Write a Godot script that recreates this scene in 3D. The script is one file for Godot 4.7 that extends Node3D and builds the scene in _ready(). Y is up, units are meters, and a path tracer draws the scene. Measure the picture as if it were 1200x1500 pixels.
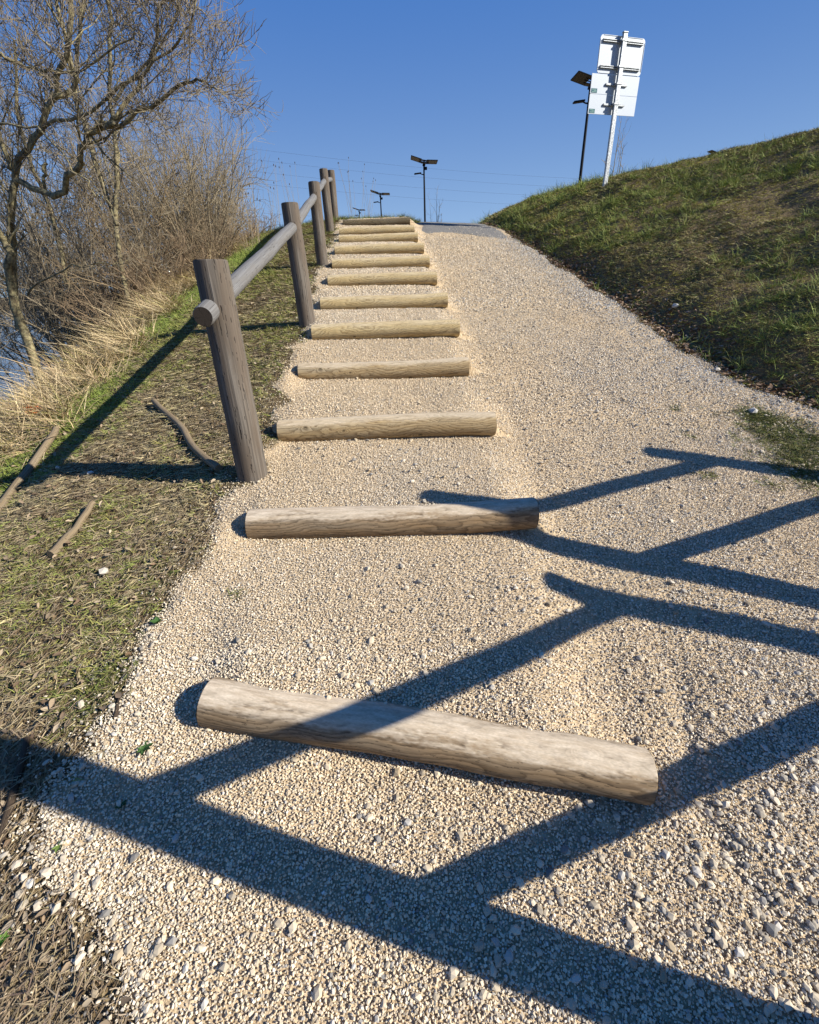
extends Node3D
# A gravel ramp with timber steps climbing to a plateau, a post-and-rail fence and bare willows by a pond, a grassy mound.
# World: x to the side, y up, z = -d where d is the distance up the path. The camera stands at d = 0.

const EYE := 1.685
const FOCAL := 650.0                       # in pixels of the 1200 x 1500 photograph
var RIGHT := Vector3(0.99901777, 0.04431127, 0.0)
var UPV := Vector3(-0.03925443, 0.88500904, 0.46391603)
var FWD := Vector3(-0.02055671, 0.46346036, -0.88587918)

var rng := RandomNumberGenerator.new()
var n1 := FastNoiseLite.new()
var n2 := FastNoiseLite.new()
var taken := {}
var M := {}

# ------------------------------------------------------------------ mesh collecting
class MB:
	var v := PackedVector3Array()
	var n := PackedVector3Array()
	var uv := PackedVector2Array()
	var c := PackedColorArray()
	var ix := PackedInt32Array()
	var colored := false

	func tube(pts: PackedVector3Array, rad: PackedFloat32Array, sides: int, tint := Color.WHITE, u0 := 0.0) -> void:
		var count := pts.size()
		var first := v.size()
		var side := Vector3.ZERO
		var along := u0
		for i in count:
			var t: Vector3
			if i == 0: t = pts[1] - pts[0]
			elif i == count - 1: t = pts[i] - pts[i - 1]
			else: t = pts[i + 1] - pts[i - 1]
			t = t.normalized()
			if i == 0:
				side = t.cross(Vector3(0.31, 0.77, 0.55)).normalized()
				if side.length_squared() < 0.5: side = t.cross(Vector3.RIGHT).normalized()
			else:
				side = (side - t * side.dot(t)).normalized()
				along += pts[i].distance_to(pts[i - 1])
			var b := t.cross(side)
			var steps := sides + 1
			for k in steps:
				var a := TAU * k / sides
				var nn := side * cos(a) + b * sin(a)
				v.append(pts[i] + nn * rad[i]); n.append(nn)
				uv.append(Vector2(float(k) / sides, along))
				if colored: c.append(tint)
		for i in count - 1:
			for k in sides:
				var p := first + i * (sides + 1) + k
				var q := p + sides + 1
				ix.append_array([p, q, p + 1, p + 1, q, q + 1])

	func disc(center: Vector3, normal: Vector3, side: Vector3, r: float, sides := 24, bulge := 0.0) -> void:
		var first := v.size()
		var b := normal.cross(side)
		v.append(center + normal * bulge); n.append(normal); uv.append(Vector2(0.5, 0.5))
		if colored: c.append(Color.WHITE)
		for k in sides:
			var a := TAU * k / sides
			var o := side * cos(a) + b * sin(a)
			v.append(center + o * r); n.append(normal); uv.append(Vector2(0.5 + 0.5 * cos(a), 0.5 + 0.5 * sin(a)))
			if colored: c.append(Color.WHITE)
		for k in sides: ix.append_array([first, first + 1 + k, first + 1 + (k + 1) % sides])

	func tri(a: Vector3, b: Vector3, d: Vector3, tint := Color.WHITE) -> void:
		var nn := (b - a).cross(d - a).normalized()
		var f := v.size()
		v.append(a); v.append(b); v.append(d)
		for k in 3:
			n.append(nn); uv.append(Vector2(0, 0))
			if colored: c.append(tint)
		ix.append_array([f, f + 1, f + 2])

	func quad(a: Vector3, b: Vector3, d: Vector3, e: Vector3, nn := Vector3.ZERO) -> void:
		if nn == Vector3.ZERO: nn = (b - a).cross(d - a).normalized()
		var f := v.size()
		for p in [a, b, d, e]:
			v.append(p); n.append(nn)
			if colored: c.append(Color.WHITE)
		uv.append_array([Vector2(0, 0), Vector2(1, 0), Vector2(1, 1), Vector2(0, 1)])
		ix.append_array([f, f + 1, f + 2, f, f + 2, f + 3])

	# a box with chamfered edges, turned by the basis
	func box(center: Vector3, size: Vector3, bs := Basis.IDENTITY, ch := 0.004) -> void:
		var h := size * 0.5
		ch = minf(ch, minf(h.x, minf(h.y, h.z)) * 0.45)
		for ax in 3:
			for s in [-1.0, 1.0]:
				var nn := Vector3.ZERO; nn[ax] = s
				var p := (ax + 1) % 3
				var q := (ax + 2) % 3
				var cs := []
				for e in [[-1, -1], [1, -1], [1, 1], [-1, 1]]:
					var w := Vector3.ZERO
					w[ax] = s * h[ax]; w[p] = e[0] * (h[p] - ch); w[q] = e[1] * (h[q] - ch)
					cs.append(center + bs * w)
				quad(cs[0], cs[1], cs[2], cs[3], bs * nn)
				# chamfers toward +p and +q neighbours
				for s2 in [-1.0, 1.0]:
					var a := Vector3.ZERO; var b := Vector3.ZERO; var a2 := Vector3.ZERO; var b2 := Vector3.ZERO
					a[ax] = s * h[ax]; a[p] = s2 * (h[p] - ch); a[q] = -(h[q] - ch)
					b = a; b[q] = h[q] - ch
					a2 = a; a2[ax] = s * (h[ax] - ch); a2[p] = s2 * h[p]
					b2 = b; b2[ax] = a2[ax]; b2[p] = a2[p]
					var m := Vector3.ZERO; m[ax] = s; m[p] = s2
					quad(center + bs * a, center + bs * b, center + bs * b2, center + bs * a2, bs * m.normalized())

	func mesh(mat: Material = null) -> ArrayMesh:
		# front faces run clockwise: turn every triangle to agree with its normals
		for t in range(0, ix.size(), 3):
			var a := ix[t]; var b := ix[t + 1]; var d := ix[t + 2]
			if (v[b] - v[a]).cross(v[d] - v[a]).dot(n[a] + n[b] + n[d]) > 0.0:
				ix[t + 1] = d; ix[t + 2] = b
		var arr := []
		arr.resize(Mesh.ARRAY_MAX)
		arr[Mesh.ARRAY_VERTEX] = v; arr[Mesh.ARRAY_NORMAL] = n; arr[Mesh.ARRAY_TEX_UV] = uv
		if colored: arr[Mesh.ARRAY_COLOR] = c
		arr[Mesh.ARRAY_INDEX] = ix
		var m := ArrayMesh.new()
		m.add_surface_from_arrays(Mesh.PRIMITIVE_TRIANGLES, arr)
		if mat: m.surface_set_material(0, mat)
		return m

# ------------------------------------------------------------------ naming
func numbered(called: String) -> String:
	var k: int = taken.get(called, 0)
	taken[called] = k + 1
	return called if k == 0 else "%s_%03d" % [called, k]

func tag(o: Node, label: String, category := "", group := "", kind := "") -> Node:
	o.set_meta("label", label)
	if category: o.set_meta("category", category)
	if group: o.set_meta("group", group)
	if kind: o.set_meta("kind", kind)
	return o

func thing(called: String, at: Vector3, label: String, category: String, group := "") -> Node3D:
	var o := Node3D.new()
	o.name = numbered(called)
	add_child(o)
	o.position = at
	tag(o, label, category, group)
	return o

func part(called: String, mesh: Mesh, parent: Node, mat: Material = null) -> MeshInstance3D:
	var o := MeshInstance3D.new()
	o.mesh = mesh
	if mat: o.material_override = mat
	if parent == self: o.name = numbered(called)
	else: o.name = called
	parent.add_child(o, true)
	return o

func structure(called: String, mesh: Mesh, label: String) -> MeshInstance3D:
	var o := part(called, mesh, self)
	o.set_meta("kind", "structure"); o.set_meta("label", label)
	return o

# ------------------------------------------------------------------ camera rays
func ray(px: float, py: float) -> Vector3:
	var c := Vector3((px - 600.0) / FOCAL, -(py - 750.0) / FOCAL, -1.0)
	return Vector3(RIGHT.dot(c), UPV.dot(c), -FWD.dot(c))

func at_depth(px: float, py: float, d: float) -> Vector3:
	var r := ray(px, py)
	return Vector3(0, EYE, 0) + r * (d / -r.z)

func on_ground(px: float, py: float) -> Vector3:
	var r := ray(px, py).normalized()
	var p := Vector3(0, EYE, 0)
	var t := 0.2
	while t < 60.0:
		var q := p + r * t
		if q.y < G(q.x, -q.z): return Vector3(q.x, G(q.x, -q.z), q.z)
		t += 0.01 + t * 0.003
	return p + r * 30.0

# ------------------------------------------------------------------ the lie of the land
const LOG_D := [0.98, 2.055, 3.025, 4.085, 4.885, 5.825, 6.925, 7.87, 8.705, 9.9, 10.5, 11.83]
const LOG_Y := [0.345, 0.575, 0.78, 0.985, 1.235, 1.46, 1.695, 1.93, 2.15, 2.4, 2.57, 2.84]
const LOG_L := [-0.79, -0.84, -0.88, -0.92, -0.91, -0.94, -0.98, -1.02, -1.06, -1.11, -1.15, -1.2]
const EDGE_D := [-1.5, 0.1, 0.3, 0.5, 0.7, 0.9, 1.1, 1.4, 2.05, 2.6, 3.25, 4.4, 5.6, 8.5, 12.0, 20.0]
const EDGE_X := [-0.2, -0.45, -0.62, -0.9, -1.14, -1.15, -1.07, -1.05, -1.0, -0.9, -0.97, -1.04, -1.1, -1.22, -1.34, -1.6]

func sm(a: float, b: float, x: float) -> float:
	return smoothstep(a, b, x)

func smin(a: float, b: float, k: float) -> float:
	var h := clampf(0.5 + 0.5 * (b - a) / k, 0.0, 1.0)
	return lerpf(b, a, h) - k * h * (1.0 - h)

func B(d: float) -> float:
	if d < -2.0: return -0.462 + 0.231 * (d + 2.0) * 0.3
	return smin(0.231 * d, 3.02 + 0.024 * (d - 13.0), 0.28)

func left_edge(d: float) -> float:
	if d <= EDGE_D[0]: return EDGE_X[0]
	for i in EDGE_D.size() - 1:
		if d < EDGE_D[i + 1]:
			return lerpf(EDGE_X[i], EDGE_X[i + 1], (d - EDGE_D[i]) / (EDGE_D[i + 1] - EDGE_D[i]))
	return EDGE_X[-1] - 0.01 * (d - 20.0)

func right_edge(d: float) -> float:
	return 2.95 - 0.072 * clampf(d - 4.0, -4.0, 10.0) + maxf(0.0, 4.1 - d) * 0.60

func drop(u: float) -> float:
	return 0.11 * u + 0.19 * maxf(0.0, u - 1.5) + 0.50 * maxf(0.0, u - 3.1)

func step_d(i: int, x: float) -> float:
	return 1.11 - 0.16 * (x + 0.76) if i == 0 else float(LOG_D[i])

func tread(x: float, d: float) -> float:
	var last := LOG_D.size() - 1
	if d < step_d(0, x): return -100.0
	for i in last:
		var d0 := step_d(i, x)
		var d1: float = LOG_D[i + 1]
		if d < d1:
			return lerpf((0.385 - 0.10 * (x + 0.76) if i == 0 else float(LOG_Y[i])) + 0.05, LOG_Y[i + 1] - 0.050 - 0.03 * (x + 0.9), clampf((d - d0) / (d1 - d0), 0, 1))
	return minf(LOG_Y[last] + 0.07 + (d - LOG_D[last]) * 0.1, 3.03 + 0.02 * (d - 13.0))

func G(x: float, d: float) -> float:
	var b := B(d)
	var xe := left_edge(d)
	var xr := right_edge(d)
	var bank := 0.055 * sm(0.7, 1.15, d) * (1.0 - 0.6 * sm(2.0, 3.6, d)) * (1.0 - sm(12.5, 14.0, d))
	var y := b - 0.06 * x + bank * (1.0 - sm(-0.5, -0.1, x))
	if x < xe:
		y = b - 0.06 * xe + bank - drop(xe - x)
		if y < -0.6:
			y = maxf(-0.6 + (y + 0.6) * 0.8, -2.2)
			var far := maxf(sm(-75.0, -90.0, x), sm(100.0, 120.0, d))
			y = lerpf(y, 1.2 + 0.8 * n2.get_noise_2d(x * 0.3, d * 0.3), far)
		y += 0.05 * n1.get_noise_2d(x * 40.0, d * 40.0) * sm(0.0, 0.8, xe - x)
	elif x > xr:
		var w := maxf(0.0, x - xr - 0.14)
		var foot := b - 0.06 * xr
		var top := 3.80 + 0.15 * n2.get_noise_2d(x * 3.0, d * 3.0)
		var bulge := 1.0 + 0.18 * n1.get_noise_2d(x * 9.0, d * 9.0)
		y = smin(foot + 0.375 * w * bulge + 0.10 * sm(0.0, 0.5, w), top - 0.03 * maxf(0.0, d - 10.0), 0.5)
		if d > 15.0: y = lerpf(y, b, sm(15.0, 24.0, d))
		y += (0.09 * n1.get_noise_2d(x * 30.0, d * 30.0) + 0.06 * n2.get_noise_2d(x * 110.0, d * 110.0)) * sm(0.0, 0.6, w)
	var xl := -0.95 - 0.03 * (d - 3.0) + 0.13 * (1.0 - sm(1.1, 2.0, d))
	if d > 0.5 and d < 14.0 and x > xl - 0.4 and x < xl + 2.2:
		var t := tread(x, d)
		if t > -50.0:
			var xs := xl + 1.48 - 0.24 * (1.0 - sm(1.0, 1.8, d)) + 0.06 * n1.get_noise_2d(50.0, d * 60.0)
			var w2 := sm(xl - 0.06, xl + 0.16, x) * (1.0 - sm(xs - 0.10, xs + 0.30, x))
			y = lerpf(y, t, w2)
	if x > xe and x < xr and d < 14.0:
		if d < 1.6 and x > 0.6: y -= 0.022 * exp(-pow((x - 0.98 - 0.07 * sin(d * 6.0)) / 0.05, 2.0)) * sm(0.35, 0.6, d) * (1.0 - sm(1.15, 1.5, d))
		y += 0.014 * n1.get_noise_2d(x * 60.0, d * 60.0) + 0.007 * n2.get_noise_2d(x * 260.0, d * 260.0)
		y += 0.012 * sm(0.9, 1.6, x) * n2.get_noise_2d(x * 90.0, d * 50.0)
	return y

# how far inside the gravel a point is (negative: outside), with a ragged border
func inside(x: float, d: float) -> float:
	var rag := 0.15 * n1.get_noise_2d(x * 120.0, d * 120.0 + 77.0) + 0.07 * n2.get_noise_2d(x * 420.0, d * 420.0)
	return minf(x - left_edge(d) + rag, right_edge(d) - x + 0.75 * rag)

func sheet(xs: PackedFloat32Array, ds: PackedFloat32Array, height: Callable, mat: Material) -> ArrayMesh:
	var mb := MB.new()
	var w := xs.size()
	for d in ds:
		for x in xs:
			mb.v.append(Vector3(x, height.call(x, d), -d))
			mb.uv.append(Vector2(x, d))
	var h := ds.size()
	mb.n.resize(w * h)
	for j in h:
		for i in w:
			var a := mb.v[j * w + maxi(i - 1, 0)]
			var b := mb.v[j * w + mini(i + 1, w - 1)]
			var c := mb.v[maxi(j - 1, 0) * w + i]
			var e := mb.v[mini(j + 1, h - 1) * w + i]
			mb.n[j * w + i] = (b - a).cross(e - c).normalized()
	for j in h - 1:
		for i in w - 1:
			var p := j * w + i
			mb.ix.append_array([p, p + w, p + 1, p + 1, p + w, p + w + 1])
	return mb.mesh(mat)

func axis(marks: Array) -> PackedFloat32Array:     # [[from, step], ..., [to, 0]]
	var out := PackedFloat32Array()
	for k in marks.size() - 1:
		var x: float = marks[k][0]
		var to: float = marks[k + 1][0]
		var cells := maxi(1, roundi((to - x) / float(marks[k][1])))
		for i in cells: out.append(x + (to - x) * i / cells)
	out.append(marks[-1][0])
	return out

# ------------------------------------------------------------------ materials
func lin(r: float, g: float, b: float) -> Color:
	return Color(r, g, b).linear_to_srgb()

func noise_tex(freq: float, ramp: Array, seed_: int, size := 1024, octaves := 5, cell := false) -> NoiseTexture2D:
	var f := FastNoiseLite.new()
	f.seed = seed_; f.frequency = freq; f.fractal_octaves = octaves
	f.noise_type = FastNoiseLite.TYPE_CELLULAR if cell else FastNoiseLite.TYPE_SIMPLEX_SMOOTH
	if cell:
		f.cellular_return_type = FastNoiseLite.RETURN_CELL_VALUE
		f.fractal_type = FastNoiseLite.FRACTAL_NONE
	var t := NoiseTexture2D.new()
	t.width = size; t.height = size; t.seamless = true; t.noise = f
	if ramp.size():
		var g := Gradient.new()
		var o := PackedFloat32Array(); var c := PackedColorArray()
		for r in ramp: o.append(r[0]); c.append(r[1])
		g.offsets = o; g.colors = c
		t.color_ramp = g
	return t

func surface(color: Color, rough := 0.9) -> StandardMaterial3D:
	var m := StandardMaterial3D.new()
	m.albedo_color = color; m.roughness = rough
	m.metallic_specular = 0.3
	return m

func ground_material(ramp: Array, freq: float, scale: float, seed_: int, bump: float) -> StandardMaterial3D:
	var m := surface(Color.WHITE, 0.95)
	m.albedo_texture = noise_tex(freq, ramp, seed_)
	m.uv1_triplanar = true; m.uv1_world_triplanar = true
	m.uv1_scale = Vector3.ONE * scale
	m.heightmap_enabled = true
	m.heightmap_texture = noise_tex(freq * 2.0, [], seed_ + 5)
	m.heightmap_scale = bump
	return m

# wood seen on the turned face of a log: rings cut by the surface, knots, weathering; dust lying on the top
func log_texture(seed_: int, light: Color, dark: Color, dust: float, grey: float) -> ImageTexture:
	var w := 640
	var h := 256
	var im := Image.create(w, h, false, Image.FORMAT_RGB8)
	var f := FastNoiseLite.new(); f.seed = seed_; f.frequency = 1.0; f.fractal_octaves = 3
	var r := RandomNumberGenerator.new(); r.seed = seed_
	var knots := []
	for k in 5: knots.append([r.randf_range(0.1, 1.4), r.randf() * TAU, r.randf_range(0.012, 0.03)])
	var R := 0.1
	for i in w:
		var x := 1.5 * i / w
		var py := 0.035 * f.get_noise_2d(x * 0.9, 3.0) + 0.02
		var pz := 0.04 * f.get_noise_2d(x * 0.9, 40.0)
		for j in h:
			var a := TAU * j / h
			var ca := cos(a); var sa := sin(a)
			var y := R * ca; var z := R * sa
			var dist := sqrt((y - py) * (y - py) + (z - pz) * (z - pz))
			dist += 0.010 * f.get_noise_3d(x * 2.2, ca * 0.9, sa * 0.9) + 0.0015 * f.get_noise_3d(x * 14.0, ca * 5.0, sa * 5.0)
			var core := 0.0
			for k in knots:
				var da: float = wrapf(a - k[1], -PI, PI) * R
				var dx: float = x - k[0]
				var q: float = (dx * dx * 0.5 + da * da) / (k[2] * k[2])
				if q < 9.0:
					dist += 0.02 * exp(-q * 0.7)
					core = maxf(core, exp(-q * 9.0))
			var ring := fposmod(dist / 0.0062, 1.0)
			var late := pow(ring, 2.2) * (1.0 - sm(0.92, 1.0, ring))
			var c := light.lerp(dark, clampf(late * 0.85 + 0.25 * f.get_noise_3d(x * 3.0, ca * 2.0 + 9.0, sa * 2.0), 0, 1))
			c = c.lerp(dark * 0.5, core * 0.8)
			var fib := f.get_noise_3d(x * 12.0, ca * 30.0, sa * 30.0)
			c = c * (1.0 + 0.16 * fib)
			var g := c.get_luminance() * 1.05
			c = c.lerp(Color(g, g * 0.97, g * 0.9), clampf(grey + 0.3 * f.get_noise_3d(x * 1.5 + 30.0, ca * 1.5, sa * 1.5), 0, 0.85))
			var crack := f.get_noise_3d(x * 1.6 + 60.0, ca * 9.0, sa * 9.0)
			if absf(crack) < 0.012: c = c * 0.62
			# gravel dust that settled on the top, with a ragged border and rubbed-off spots
			var up := ca + 0.35 * f.get_noise_3d(x * 2.2 + 90.0, ca * 1.2, sa * 1.2) + 0.14 * f.get_noise_3d(x * 30.0, ca * 9.0, sa * 9.0)
			var dm := sm(0.52, 0.86, up) * dust * (0.78 + 0.3 * f.get_noise_3d(x * 9.0 + 20.0, ca * 5.0, sa * 5.0))
			c = c.lerp(Color(0.80, 0.735, 0.64) * (1.0 + 0.14 * f.get_noise_3d(x * 60.0, ca * 20.0, sa * 20.0)), clampf(dm, 0, 1))
			im.set_pixel(i, j, c)
	return ImageTexture.create_from_image(im)

# weathered pole: long grey streaks, drying cracks, darker stains; u runs round the pole, v along it
func pole_texture(seed_: int, light: Color, dark: Color, warm: Color) -> ImageTexture:
	var w := 256
	var h := 640
	var im := Image.create(w, h, false, Image.FORMAT_RGB8)
	var f := FastNoiseLite.new(); f.seed = seed_; f.frequency = 1.0; f.fractal_octaves = 4
	for i in w:
		var ca := cos(TAU * i / w); var sa := sin(TAU * i / w)
		for j in h:
			var y := 1.28 * j / h
			var s := f.get_noise_3d(ca * 7.0, sa * 7.0, y * 1.1)
			var s2 := f.get_noise_3d(ca * 26.0, sa * 26.0, y * 2.6)
			var bl := f.get_noise_3d(ca * 1.4 + 20.0, sa * 1.4, y * 2.3)
			var c := dark.lerp(light, clampf(0.5 + 0.55 * s + 0.35 * s2, 0, 1))
			c = c.lerp(warm, clampf(0.35 + 1.2 * bl, 0, 0.75))
			var cr := f.get_noise_3d(ca * 4.5 + 50.0, sa * 4.5, y * 0.8)
			if absf(cr) < 0.014 and f.get_noise_3d(ca * 2.0, sa * 2.0 + 70.0, y * 1.5) > -0.05: c = c * 0.45
			im.set_pixel(i, j, c)
	return ImageTexture.create_from_image(im)

func end_texture(seed_: int, light: Color, dark: Color) -> ImageTexture:
	var s := 128
	var im := Image.create(s, s, false, Image.FORMAT_RGB8)
	var f := FastNoiseLite.new(); f.seed = seed_; f.frequency = 1.0
	for i in s:
		for j in s:
			var x := 2.0 * i / s - 1.0; var y := 2.0 * j / s - 1.0
			var r := sqrt((x - 0.12) * (x - 0.12) + (y + 0.08) * (y + 0.08)) + 0.06 * f.get_noise_2d(x * 1.5, y * 1.5)
			var a := atan2(y + 0.08, x - 0.12)
			var ring := fposmod(r * 11.0, 1.0)
			var c := light.lerp(dark, clampf(ring * 0.7 + 0.5 * f.get_noise_2d(x * 6.0, y * 6.0), 0, 1))
			var star := absf(fposmod(a * 5.0 / TAU + 0.15 * f.get_noise_2d(r * 4.0, 9.0), 1.0) - 0.5)
			if star < 0.02 * (0.4 + r) and r > 0.15: c = c * 0.5
			im.set_pixel(i, j, c)
	return ImageTexture.create_from_image(im)

func wood(tex: Texture2D, bump: float) -> StandardMaterial3D:
	var m := surface(Color.WHITE, 0.85)
	m.albedo_texture = tex
	m.heightmap_enabled = true; m.heightmap_texture = tex; m.heightmap_scale = bump
	return m

func leafy(c: Color) -> StandardMaterial3D:
	var m := surface(Color.WHITE, 0.75)
	m.albedo_color = c
	m.vertex_color_use_as_albedo = true
	m.cull_mode = BaseMaterial3D.CULL_DISABLED
	m.backlight_enabled = true; m.backlight = Color(0.18, 0.19, 0.10)
	return m

func make_materials() -> void:
	M.gravel_sheet = ground_material([[0.0, Color(0.50, 0.425, 0.325)], [0.35, Color(0.645, 0.56, 0.44)], [0.62, Color(0.735, 0.65, 0.525)], [1.0, Color(0.81, 0.735, 0.62)]], 0.02, 1.3, 3, 1.0)
	M.soil = ground_material([[0.0, Color(0.25, 0.205, 0.145)], [0.4, Color(0.40, 0.33, 0.235)], [0.6, Color(0.48, 0.41, 0.29)], [1.0, Color(0.57, 0.50, 0.36)]], 0.03, 0.9, 11, 2.5)
	M.asphalt = ground_material([[0.0, Color(0.30, 0.29, 0.275)], [0.45, Color(0.42, 0.405, 0.38)], [0.62, Color(0.52, 0.50, 0.465)], [1.0, Color(0.62, 0.59, 0.54)]], 0.05, 0.8, 17, 0.8)
	M.stone = surface(Color.WHITE, 0.92); M.stone.vertex_color_use_as_albedo = true
	M.blade = leafy(Color.WHITE)
	M.litter = surface(Color.WHITE, 0.85); M.litter.vertex_color_use_as_albedo = true; M.litter.cull_mode = BaseMaterial3D.CULL_DISABLED
	M.log_a = wood(log_texture(21, Color(0.56, 0.455, 0.325), Color(0.325, 0.25, 0.17), 0.95, 0.25), 0.10)
	M.log_b = wood(log_texture(34, Color(0.66, 0.565, 0.41), Color(0.41, 0.325, 0.215), 0.7, 0.16), 0.10)
	M.log_c = wood(log_texture(55, Color(0.735, 0.645, 0.465), Color(0.51, 0.425, 0.285), 0.35, 0.10), 0.10)
	M.log_d = wood(log_texture(70, Color(0.42, 0.36, 0.25), Color(0.24, 0.20, 0.13), 0.12, 0.25), 0.10)
	M.log_end = wood(end_texture(5, Color(0.66, 0.57, 0.42), Color(0.46, 0.37, 0.25)), 0.2)
	M.pole = wood(pole_texture(8, Color(0.53, 0.495, 0.45), Color(0.265, 0.24, 0.215), Color(0.355, 0.31, 0.265)), 0.8)
	M.rail = wood(pole_texture(9, Color(0.52, 0.515, 0.51), Color(0.32, 0.31, 0.30), Color(0.415, 0.40, 0.38)), 0.3)
	M.pole_end = wood(end_texture(6, Color(0.66, 0.60, 0.48), Color(0.50, 0.44, 0.34)), 0.2)
	M.rail_end = wood(end_texture(7, Color(0.30, 0.265, 0.23), Color(0.20, 0.175, 0.15)), 0.2)
	M.zinc = surface(Color(0.72, 0.73, 0.73), 0.42); M.zinc.metallic = 0.55
	M.zinc.albedo_texture = noise_tex(0.05, [[0.3, Color(0.78, 0.78, 0.78)], [0.7, Color(1, 1, 1)]], 31, 256)
	M.zinc.uv1_triplanar = true; M.zinc.uv1_scale = Vector3.ONE * 2.0
	M.panel_back = surface(Color(0.70, 0.72, 0.74), 0.45); M.panel_back.metallic = 0.15
	M.sticker = surface(Color(0.18, 0.36, 0.40), 0.5)
	M.sticker_mark = surface(Color(0.55, 0.68, 0.62), 0.5)
	M.dark_metal = surface(Color(0.10, 0.105, 0.115), 0.5); M.dark_metal.metallic = 0.3
	M.cell = surface(Color(0.03, 0.035, 0.06), 0.25)
	M.cable = surface(Color(0.20, 0.22, 0.25), 0.7)
	var bk := surface(Color.WHITE, 0.9)
	bk.albedo_texture = noise_tex(0.012, [[0.2, Color(0.30, 0.265, 0.205)], [0.42, Color(0.43, 0.385, 0.29)], [0.6, Color(0.64, 0.60, 0.44)], [0.75, Color(0.48, 0.44, 0.36)]], 41, 512)
	bk.uv1_triplanar = true; bk.uv1_world_triplanar = true; bk.uv1_scale = Vector3.ONE * 2.0
	M.bark = bk
	M.twig = surface(Color(0.50, 0.435, 0.34), 0.9)
	M.twig_grey = surface(Color(0.555, 0.505, 0.415), 0.9)
	M.twig_dark = surface(Color(0.49, 0.445, 0.37), 0.9)
	M.twig_red = surface(Color(0.51, 0.435, 0.345), 0.9)
	M.dead_wood = wood(pole_texture(12, Color(0.62, 0.56, 0.46), Color(0.35, 0.295, 0.225), Color(0.48, 0.41, 0.31)), 0.3)
	M.dark_wood = wood(pole_texture(13, Color(0.36, 0.31, 0.255), Color(0.19, 0.155, 0.125), Color(0.25, 0.205, 0.16)), 0.3)
	var wt := surface(Color(0.055, 0.075, 0.085), 0.06)
	wt.metallic_specular = 0.5
	wt.normal_enabled = true
	var wn := noise_tex(0.02, [], 51, 512); wn.as_normal_map = true; wn.bump_strength = 1.2
	wt.normal_texture = wn; wt.uv1_triplanar = true; wt.uv1_world_triplanar = true; wt.uv1_scale = Vector3.ONE * 0.25
	M.water = wt

# ------------------------------------------------------------------ timber
# a turned pole along +Y from 0 to len, slightly irregular, edges broken; ends are separate
func pole_mesh(length: float, r0: float, r1: float, sides: int, rings: int, seed_: int, wobble: float, bend := 0.0) -> ArrayMesh:
	var mb := MB.new()
	var f := FastNoiseLite.new(); f.seed = seed_; f.frequency = 1.0
	var ys := [0.0, 0.006]
	for i in rings: ys.append(lerpf(0.03, length - 0.03, float(i) / (rings - 1)))
	ys.append(length - 0.006); ys.append(length)
	for k in ys.size():
		var y: float = ys[k]
		var r := lerpf(r0, r1, y / length)
		if k == 0 or k == ys.size() - 1: r -= 0.006
		elif k == 1 or k == ys.size() - 2: r -= 0.001
		var off := Vector3(f.get_noise_2d(y * 0.8, 7.0), 0, f.get_noise_2d(y * 0.8, 31.0)) * wobble * 2.0
		off.x += bend * sin(PI * y / length)
		for s in sides + 1:
			var a := TAU * s / sides
			var rr := r * (1.0 + 0.5 * wobble / r * f.get_noise_3d(cos(a) * 1.2, y * 1.5, sin(a) * 1.2))
			mb.v.append(Vector3(cos(a) * rr, y, sin(a) * rr) + off)
			mb.uv.append(Vector2(float(s) / sides, y / 1.28))
			mb.n.append(Vector3(cos(a), 0.0 if k > 0 and k < ys.size() - 1 else (-0.6 if k == 0 else 0.6), sin(a)).normalized())
	for k in ys.size() - 1:
		for s in sides:
			var p: int = k * (sides + 1) + s
			var q := p + sides + 1
			mb.ix.append_array([p, q, p + 1, p + 1, q, q + 1])
	return mb.mesh()

func cap_mesh(r: float, up := true) -> ArrayMesh:
	var mb := MB.new()
	mb.disc(Vector3.ZERO, Vector3.UP if up else Vector3.DOWN, Vector3.RIGHT, r, 32)
	return mb.mesh()

# basis whose Y runs along the direction, Z kept as close to `keep` as possible
func along(dir: Vector3, keep := Vector3.UP) -> Basis:
	var y := dir.normalized()
	var z := (keep - y * keep.dot(y)).normalized()
	return Basis(y.cross(z), y, z)

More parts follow.
